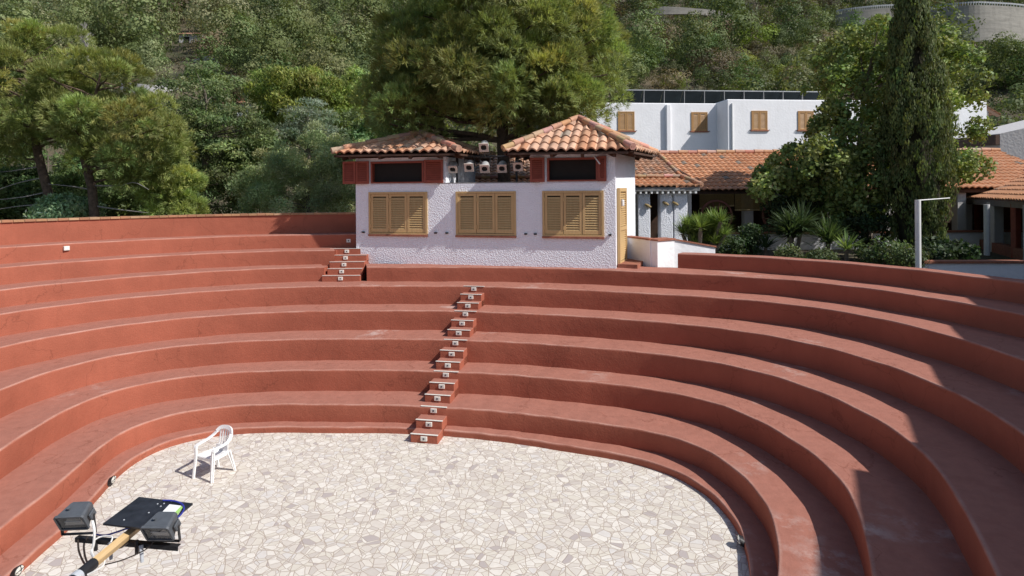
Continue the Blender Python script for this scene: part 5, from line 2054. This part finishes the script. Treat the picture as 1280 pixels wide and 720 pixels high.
# bushes under the pines
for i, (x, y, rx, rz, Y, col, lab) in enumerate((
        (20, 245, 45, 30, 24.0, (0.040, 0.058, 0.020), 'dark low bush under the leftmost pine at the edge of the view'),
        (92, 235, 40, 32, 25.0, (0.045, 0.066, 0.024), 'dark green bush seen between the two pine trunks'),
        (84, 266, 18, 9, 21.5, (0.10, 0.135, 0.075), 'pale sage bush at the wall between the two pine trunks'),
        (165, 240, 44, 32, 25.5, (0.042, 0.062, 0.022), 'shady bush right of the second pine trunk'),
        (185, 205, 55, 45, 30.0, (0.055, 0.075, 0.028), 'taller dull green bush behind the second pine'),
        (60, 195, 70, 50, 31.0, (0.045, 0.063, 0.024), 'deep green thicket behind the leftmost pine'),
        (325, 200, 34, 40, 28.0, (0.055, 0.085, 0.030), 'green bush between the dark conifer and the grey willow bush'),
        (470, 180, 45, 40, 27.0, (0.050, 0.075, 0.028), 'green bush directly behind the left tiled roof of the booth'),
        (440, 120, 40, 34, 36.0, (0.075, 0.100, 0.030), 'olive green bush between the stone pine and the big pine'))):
    g_ = at(x, y + rz, Y)
    t = thing('bush', (g_.x, Y, g_.z), lab, 'bush')
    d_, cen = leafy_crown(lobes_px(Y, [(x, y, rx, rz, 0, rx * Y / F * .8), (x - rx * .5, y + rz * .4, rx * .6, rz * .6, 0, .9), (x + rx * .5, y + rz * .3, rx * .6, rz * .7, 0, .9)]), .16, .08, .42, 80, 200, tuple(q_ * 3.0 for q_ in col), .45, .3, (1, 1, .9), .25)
    crown_obj('foliage', d_, t)
    m = MB()
    base_ = Vector((g_.x, Y, hz(g_.x, Y) - .1))
    m.tube([base_, base_.lerp(at(x, y, Y), .6), at(x, y, Y)], [.06, .05, .03], 6)
    limbs(m, dense_path([base_, at(x, y, Y)], 8), cen, .03, 10, i)
    obj('stem', m, 'greybark', t, True)
# dead grey tree on the left hillside
gd = at(110, 62, 78)
m = MB()
rr = random.Random(4)
def branch(p, d, L, r, dep):
    q = p + d * L
    m.tube([p, p.lerp(q, .5) + Vector((rr.uniform(-.1, .1), 0, rr.uniform(-.1, .1))) * L * .4, q], [r, r * .8, r * .55], 5)
    if dep:
        for _ in range(4):
            nd = (d + Vector((rr.uniform(-.9, .9), rr.uniform(-.9, .9), rr.uniform(-.2, .7)))).normalized()
            branch(p.lerp(q, rr.uniform(.5, 1)), nd, L * .62, r * .55, dep - 1)
branch(Vector((gd.x, 78, gd.z - 1.5)), Vector((0, 0, 1)), 2.4, .16, 4)
t = tag(obj('bare_tree', m, dead), 'bare grey leafless tree among the green trees of the upper left hillside', 'tree')

# broadleaf tree and cypress in the garden on the right
Y8 = 19.5
lb = lobes_px(Y8, [(1082, 120, 62, 66, .5, 2.0), (1095, 70, 60, 42, .8, 1.8), (1062, 180, 46, 44, 0, 1.6), (1022, 212, 38, 32, -.6, 1.4), (985, 214, 34, 20, -.4, 1.1), (1170, 110, 28, 60, .8, 1.6), (1200, 192, 34, 36, .4, 1.3), (1070, 230, 60, 46, -.3, 1.5), (1020, 255, 44, 36, 0, 1.3), (960, 228, 22, 16, -.3, .9), (1175, 60, 18, 40, .6, 1.0)])
g8 = at(1085, 330, Y8)
tree('broadleaf_tree', 'spreading broadleaf tree with large leaves behind the cypress in the garden', None, (g8.x, Y8, 2.3), [(g8.x, Y8, 2.2), at(1083, 280, Y8), at(1075, 200, Y8), at(1078, 120, Y8)], [.2, .17, .12, .04],
     leafy_crown(lb, .13, .110, .34, 430, 120, (0.235, 0.295, 0.095), .5, -.1, (1, 1, .9), .24, 0, .75), 46, .06, 'greybark', seed=9)
Y9 = 17.6
gc = at(1146, 327, Y9)
t = thing('cypress_tree', (gc.x, Y9, 2.4), 'tall narrow dark cypress column standing in the garden behind the right rim wall', 'tree')
parts = []
zb_, zt_ = at(0, 330, Y9).z - .1, at(1138, -50, Y9).z
npl = 640
for i in range(npl):
    s = rng.random() ** 0.85
    z = zb_ + .15 + s * (zt_ - zb_ - .2)
    f_ = (z - zb_) / (zt_ - zb_)
    rmax = .86 * min(1, (.62 + 1.5 * f_)) * (1 - max(0, (f_ - .30) / .70) ** 1.25) + .06
    a = rng.random() * 2 * PI
    rr_ = rmax * (0.80 + .24 * rng.random()) * (1 + .10 * math.sin(3 * a + z * 1.3) + .06 * math.sin(7 * a + z * 2.1))
    c = np.array([gc.x - .12 * f_ + rr_ * math.cos(a), Y9 + rr_ * math.sin(a), z])
    L = rng.uniform(.45, 1.05) * (.35 + .65 * min(1, rmax / 1.1))
    out = np.array([math.cos(a), math.sin(a), 0])
    axd = unit((np.array([0, 0, 1.0]) + out * rng.uniform(-.02, .2) * min(1, rmax / .9))[None])[0]
    n = 105
    tt = rng.random(n)
    w_ = .135 * np.sin(PI * np.clip(tt * .85 + .12, 0, 1)) + .015
    off = rand_dirs(n)
    off[:, 2] *= .3
    P = c + axd * (tt * L)[:, None] + off * w_[:, None]
    D = axd[None] * 1.1 + off * .45 + rand_dirs(n) * .25
    Vv, Fv = leaf_quads(P, D, rng.uniform(.07, .15, n), .04, .45, off + out * .35 + rand_dirs(n) * .35)
    pc = tinted((0.135, 0.168, 0.055), 1, .22, .07)[0]
    parts.append((Vv, Fv, tinted(pc, n, .22, .06)))
crown_obj('crown', merge(parts), t)
m = MB()
m.tube([(gc.x, Y9, 2.2), (gc.x, Y9, 6), (gc.x - .12, Y9, zt_ - .5)], [.17, .12, .03], 8)
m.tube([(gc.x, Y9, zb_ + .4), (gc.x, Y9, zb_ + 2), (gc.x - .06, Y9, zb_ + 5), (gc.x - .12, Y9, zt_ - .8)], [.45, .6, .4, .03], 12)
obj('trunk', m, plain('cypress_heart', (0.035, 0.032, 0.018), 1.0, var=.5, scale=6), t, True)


# garden plants behind the right rim
def rosette(name, px, py, Y, L, n, lab, col, stiff=.5, w=.05, heads=1, group=None, spread=.25):
    g_ = at(px, py, Y)
    t_ = thing(name, (g_.x, Y, hz(g_.x, Y) - .05), lab, 'plant', group)
    parts_ = []
    m_ = MB()
    for h in range(heads):
        c_ = np.array([g_.x, Y, g_.z]) + (np.array([rng.normal(), rng.normal() * .6, rng.normal() * .5]) * spread if heads > 1 else 0)
        d_ = rand_dirs(n)
        d_[:, 2] = np.abs(d_[:, 2]) * 1.0 + rng.uniform(-.25, .35, n)
        d_ = unit(d_)
        l_ = L * rng.uniform(.7, 1.1, n)
        P_ = np.repeat(c_[None], n, 0) + d_ * .03
        s_ = unit(np.cross(d_, np.array([[0, 0, 1.0]])))
        mid = P_ + d_ * l_[:, None] * .55
        tipd = unit(d_ + np.array([[0, 0, -.55 * (1 - stiff)]]))
        tip_ = mid + tipd * l_[:, None] * .45
        ww = w * rng.uniform(.8, 1.1, n)[:, None]
        Vq = np.concatenate([np.stack([P_ - s_ * ww * .3, P_ + s_ * ww * .3, mid + s_ * ww * .5, mid - s_ * ww * .5], 1), np.stack([mid - s_ * ww * .5, mid + s_ * ww * .5, tip_ + s_ * ww * .05, tip_ - s_ * ww * .05], 1)], 0).reshape(-1, 3)
        parts_.append((Vq, np.arange(len(Vq)).reshape(-1, 4), tinted(col, 2 * n, .2, .06)))
        m_.tube([(g_.x, Y, hz(g_.x, Y) - .1), Vector(c_)], [.06, .05], 7)
    crown_obj('leaves', merge(parts_), t_)
    obj('stem', m_, 'greybark', t_, True)
    return t_


rosette('yucca_plant', 992, 290, 17.2, .85, 120, 'largest spiky yucca clump under the broadleaf tree, at its left edge', (0.075, 0.115, 0.05), .5, .045, 4, None, .32)
rosette('yucca_plant', 1030, 297, 16.8, .75, 110, 'upright yucca just left of the cypress foot beside the largest clump', (0.085, 0.13, 0.05), .6, .045, 2, None, .2)
rosette('yucca_plant', 1058, 312, 16.0, .55, 80, 'bright pale green yucca right behind the rim wall left of the cypress', (0.22, 0.31, 0.11), .7, .045, 1)
rosette('yucca_plant', 957, 310, 17.6, .55, 70, 'small dark yucca alone in front of the white veranda wall', (0.05, 0.08, 0.035), .8, .04, 1)
rosette('feather_bush', 874, 293, 16.6, .42, 110, 'fluffy light green bush with needle-like plumes right of the white parapet', (0.19, 0.27, 0.07), .8, .024, 36, None, .30)
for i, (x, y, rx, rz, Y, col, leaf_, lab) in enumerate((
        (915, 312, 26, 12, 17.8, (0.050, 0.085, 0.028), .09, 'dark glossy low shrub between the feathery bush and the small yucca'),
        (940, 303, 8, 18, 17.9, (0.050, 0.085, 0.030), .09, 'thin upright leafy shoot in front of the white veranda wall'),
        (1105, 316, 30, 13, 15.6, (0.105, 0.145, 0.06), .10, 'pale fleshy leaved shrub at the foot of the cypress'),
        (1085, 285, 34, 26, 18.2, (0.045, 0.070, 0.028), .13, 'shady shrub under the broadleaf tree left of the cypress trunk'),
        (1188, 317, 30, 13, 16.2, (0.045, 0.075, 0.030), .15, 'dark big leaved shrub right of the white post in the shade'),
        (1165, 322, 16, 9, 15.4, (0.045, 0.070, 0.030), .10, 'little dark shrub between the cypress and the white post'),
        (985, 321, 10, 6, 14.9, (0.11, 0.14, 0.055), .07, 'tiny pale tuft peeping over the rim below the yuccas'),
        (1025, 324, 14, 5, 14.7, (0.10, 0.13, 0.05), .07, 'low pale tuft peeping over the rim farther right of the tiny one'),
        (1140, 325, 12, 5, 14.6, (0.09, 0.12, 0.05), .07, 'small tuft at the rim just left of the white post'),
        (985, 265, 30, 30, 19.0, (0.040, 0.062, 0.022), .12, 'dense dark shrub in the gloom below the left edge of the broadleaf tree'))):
    g_ = at(x, y + rz, Y)
    t = thing('shrub', (g_.x, Y, hz(g_.x, Y) - .05), lab, 'shrub')
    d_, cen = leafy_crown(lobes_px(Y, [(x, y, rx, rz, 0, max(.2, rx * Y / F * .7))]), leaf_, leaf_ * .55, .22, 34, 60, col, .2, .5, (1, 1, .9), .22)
    crown_obj('foliage', d_, t)
    m = MB()
    b_ = Vector((g_.x, Y, hz(g_.x, Y) - .1))
    m.tube([b_, at(x, y, Y)], [.03, .015], 6)
    limbs(m, dense_path([b_, at(x, y, Y)], 6), cen, .015, 8, i)
    obj('stem', m, 'greybark', t, True)

# ------------------------------------------------------------------ the wooded hillside
def clump_mesh(kind, leaf, n, s=1.0):
    """unit crown about 1 m in radius, foot at z = 0"""
    lobes = {'round': [((0, 0, .7), (.95, .95, .65)), ((.5, .2, .5), (.55, .55, .45)), ((-.5, -.2, .45), (.6, .6, .42))],
             'tall': [((0, 0, 1.1), (.75, .75, .9)), ((.25, .1, 1.8), (.5, .5, .55)), ((-.35, 0, 1.4), (.5, .5, .6)), ((.3, -.2, .6), (.6, .6, .45))],
             'airy': [((0, 0, 1.9), (.55, .55, .6)), ((.45, .1, 1.3), (.45, .45, .5)), ((-.4, .1, 1.5), (.45, .45, .55)), ((0, -.2, .9), (.6, .5, .5))],
             'cone': [((0, 0, .7), (.75, .75, .5)), ((0, 0, 1.3), (.55, .55, .5)), ((0, 0, 1.9), (.3, .3, .5))]}[kind]
    (V, Fq, C), cen = leafy_crown(lobes, leaf, leaf * .75, .30, 44, max(4, n // 44), (1, 1, 1), .62, .2, (1, 1, .85), .13, 0, .28, .75)
    return V, Fq, C / .6


HC = {'round': [(0.038, 0.052, 0.018), (0.066, 0.083, 0.022), (0.085, 0.108, 0.020), (0.062, 0.058, 0.034), (0.046, 0.060, 0.025), (0.092, 0.076, 0.048)],
      'tall': [(0.075, 0.092, 0.038), (0.085, 0.098, 0.044), (0.066, 0.088, 0.034), (0.052, 0.070, 0.024)],
      'airy': [(0.098, 0.110, 0.055), (0.085, 0.105, 0.045), (0.105, 0.112, 0.060)],
      'cone': [(0.042, 0.062, 0.024), (0.050, 0.075, 0.026)]}
spots = []
Yh = 46.0
while Yh < 235:
    step = 3.4 + Yh * 0.019
    w_ = 1.1 * Yh + 6
    x = -w_
    while x < w_:
        spots.append((x + rng.uniform(-.5, .5) * step, Yh + rng.uniform(-.5, .5) * step))
        x += step
    Yh += step * .9
keep = []
CLEAR = [(160, 225, 100, 118, ground_y(195, 118)), (226, 250, 40, 54, ground_y(238, 54)), (225, 272, 68, 82, ground_y(250, 80)), (1165, 1290, 8, 46, 112), (1052, 1140, 12, 30, 122)]
for (x, y) in spots:
    z = hz(x, y)
    p = pix((x, y, z + 1.5))
    if not (-170 < p[0] < 1450 and p[1] > -130):
        continue
    # leave the hotel, the roads and the bare banks open
    if 10.5 < x < 33 and y < 51:
        continue
    q = pix((x, y, z))
    if 116 - 9 < y < 127 and 1140 < q[0] < 1340 and False:
        continue
    if 1140 < q[0] and 100 < y < 125:
        zt = at(q[0], 48, y).z
        if y > 110:
            continue
        if z + 2.6 > zt:
            continue
    if 1040 < q[0] <= 1140 and 112 < y < 128:
        continue
    if 800 < q[0] < 922 and 128 < y < 144:
        continue
    if 146 < q[0] < 245 and 56 < y < 64:
        continue
    if 120 < q[0] < 275 and 68 < y < 90 and rng.random() < .7:
        continue
    rp = F * 2.7 / y
    if any(x0_ - rp < p[0] < x1_ + rp and y0_ - rp < p[1] < y1_ + rp and y < yo_ + 2 for (x0_, x1_, y0_, y1_, yo_) in CLEAR):
        continue
    keep.append((x, y, z, q, p))
fieldA = lambda x, y: math.sin(x * .05 + 1) + math.sin(y * .06 + x * .02) + .6 * math.sin(x * .13 + y * .11)
left_kinds, right_kinds = ['tall', 'airy', 'airy', 'tall', 'round', 'cone'], ['round', 'round', 'round', 'tall', 'round', 'cone']
proto = {}
MATV = {}
for kd in HC:
    for v in range(2):
        V, Fq, C = clump_mesh(kd, .09, 2300)
        for ci, c in enumerate(HC[kd]):
            if ci % 2 != v and len(HC[kd]) > 2:
                continue
            proto.setdefault(kd, []).append((ci, np_mesh('hillside_' + kd, V, Fq, MT['leafr'], np.clip(C * np.array(c) * np.array([2.65, 2.5, 2.5]), .003, .5))))
names = {'round': ('hillside_shrub', 'shrub', 'rounded shrub'), 'tall': ('hillside_tree', 'tree', 'full crowned tree'), 'airy': ('eucalyptus_tree', 'tree', 'pale airy olive grey tree'), 'cone': ('hillside_conifer', 'tree', 'dark pointed conifer')}


def hidden(q, p):
    x, y = p[0], p[1]
    if 745 < x < 1240 and y > 112:
        return True
    if 470 < x < 765 and y > -10:
        return True
    if x < 180 and y > 75:
        return True
    if y > 150:
        return True
    if 1098 < x < 1195:
        return True
    return False


vis = [k for k in keep if not hidden(k[3], k[4])]
rest_ = [k for k in keep if hidden(k[3], k[4])]
vis.sort(key=lambda k: k[1])
NIND = 250
ind, mass = vis[:NIND], vis[NIND:] + [k for k in rest_ if k[1] > 70 or rng.random() < .5]
for (x, y, z, q, p) in ind:
    kinds = left_kinds if q[0] < 480 else right_kinds
    fv = fieldA(x, y)
    kd = kinds[int(abs(fv * 7 + rng.integers(0, 3))) % len(kinds)]
    ci, me = proto[kd][int(rng.integers(0, len(proto[kd])))]
    nm, cat, lab = names[kd]
    o = bpy.data.objects.new(nm, me)
    COL.objects.link(o)
    sc = (1.85 + y * .0115) * math.exp(rng.normal() * .24) * (1.15 if q[0] < 480 else .95)
    o.location = (x, y, z - .25)
    o.rotation_euler = (0, 0, rng.uniform(0, 6.28))
    o.scale = (sc, sc, sc * rng.uniform(.85, 1.15))
    side = 'hillside left of the big pine' if q[0] < 480 else ('hillside above the hotel' if q[0] < 1100 else 'slope below the retaining wall at the right')
    tone = {'round': ['dark green', 'olive green', 'bright green', 'brownish', 'dull green', 'dry brown'], 'tall': ['olive', 'greyish', 'mid green', 'deep green'], 'airy': ['pale', 'soft green', 'silvery'], 'cone': ['blackish', 'dusky']}[kd][ci]
    tag(o, tone + ' ' + lab.replace('pale airy olive grey', 'airy eucalyptus') + ' on the ' + side, cat, tone + ' ' + lab + 's, ' + side)
parts = []
lib = {kd: [clump_mesh(kd, .125, 760) for _ in range(3)] for kd in HC}
for (x, y, z, q, p) in mass:
    kinds = left_kinds if q[0] < 480 else right_kinds
    fv = fieldA(x, y)
    kd = kinds[int(abs(fv * 7 + rng.integers(0, 3))) % len(kinds)]
    V, Fq, C = lib[kd][int(rng.integers(0, 3))]
    C = C[::4]
    gain = 2.5 if q[0] < 500 else 2.0
    if y > 118:
        gain *= .85
    c = np.array(HC[kd][int(rng.integers(0, len(HC[kd])))]) * math.exp(rng.normal() * .22)
    sc = (1.85 + min(y, 150) * .0115) * math.exp(rng.normal() * .24)
    a = rng.uniform(0, 6.28)
    ca, sa = math.cos(a), math.sin(a)
    W_ = np.stack([V[:, 0] * ca - V[:, 1] * sa, V[:, 0] * sa + V[:, 1] * ca, V[:, 2]], 1) * sc + np.array([x, y, z - .3])
    parts.append((W_, Fq, np.clip(C * c * gain * np.array([1.06, 1.0, 1.04]), .003, .5)))
Vm, Fm, Cm = merge(parts)
wood = bpy.data.objects.new('hillside_wood', np_mesh('hillside_wood', Vm, Fm, MT['leaf'], Cm))
COL.objects.link(wood)
tag(wood, 'dense mixed wood of shrubs and trees covering the upper hillside', 'woodland', None, 'stuff')
# scrub and dry grass on the open ground between the trees
n = 15000
yy = 44 + rng.random(n) ** .8 * 150
xx = (rng.random(n) * 2 - 1) * (.92 * yy + 4)
zz = hill_h(xx, yy)
ok = ~((xx > 10.3) & (xx < 33.5) & (yy < 49))
xx, yy, zz = xx[ok], yy[ok], zz[ok]
n = len(xx)
parts = []
for k in range(7):
    P = np.stack([xx, yy, zz - .05], 1) + rng.normal(size=(n, 3)) * np.array([.5, .5, .12])
    Vq, Fq = leaf_quads(P, rand_dirs(n) * .7 + np.array([0, 0, .8]), rng.uniform(.25, .6, n), rng.uniform(.1, .25, n))
    parts.append((Vq, Fq, np.where(rng.random((n, 1)) < .45, tinted((0.12, 0.095, 0.05), n, .25), tinted((0.05, 0.065, 0.022), n, .3))))
Vm, Fm, Cm = merge(parts)
scrub = bpy.data.objects.new('scrub', np_mesh('scrub', Vm, Fm, MT['leaf'], Cm))
COL.objects.link(scrub)
tag(scrub, 'low scrub and dry grass between the hillside trees', 'scrub', None, 'stuff')
print('hill: individuals', len(ind), 'mass', len(mass))
SUN_E, SKY_E, EXPO = 4.9, 0.11, 0.04
# ------------------------------------------------------------------ camera, sun, sky
cam = bpy.data.cameras.new('camera')
cam.sensor_width = 36.0
cam.lens = F / 1280 * 36.0
cam.shift_y = -(360 - HOR) / 1280
cam.clip_start = 0.05
cam.clip_end = 5000
co = bpy.data.objects.new('camera', cam)
COL.objects.link(co)
co.matrix_world = Matrix.Translation((0, 0, EYE)) @ Matrix.Rotation(PI / 2, 4, 'X') @ Matrix.Rotation(-ROLL, 4, 'Z')
S.camera = co

TRAVEL = Vector((-.88, .41, -1.0)).normalized()
to_sun = -TRAVEL
elev = math.asin(to_sun.z)
sun = bpy.data.lights.new('sun', 'SUN')
sun.energy = SUN_E
sun.angle = R(0.53)
sun.color = (1.0, 0.965, 0.915)
so = bpy.data.objects.new('sun', sun)
COL.objects.link(so)
so.rotation_euler = TRAVEL.to_track_quat('-Z', 'Y').to_euler()
so.location = (30, -20, 40)
w = bpy.data.worlds.new('World')
S.world = w
w.use_nodes = True
nt = w.node_tree
bg = nt.nodes['Background']
sk = nt.nodes.new('ShaderNodeTexSky')
sk.sky_type = 'NISHITA'
sk.sun_disc = False
sk.sun_elevation = elev
sk.sun_rotation = math.atan2(to_sun.x, to_sun.y)
sk.altitude = 50
nt.links.new(sk.outputs[0], bg.inputs[0])
bg.inputs[1].default_value = SKY_E
S.view_settings.view_transform = 'Standard'
S.view_settings.look = 'None'
S.view_settings.exposure = EXPO
S.view_settings.gamma = 1.0
S.view_settings.use_curve_mapping = False
S.cycles.max_bounces = 8
S.cycles.diffuse_bounces = 4
S.cycles.transmission_bounces = 4
S.cycles.use_denoising = True
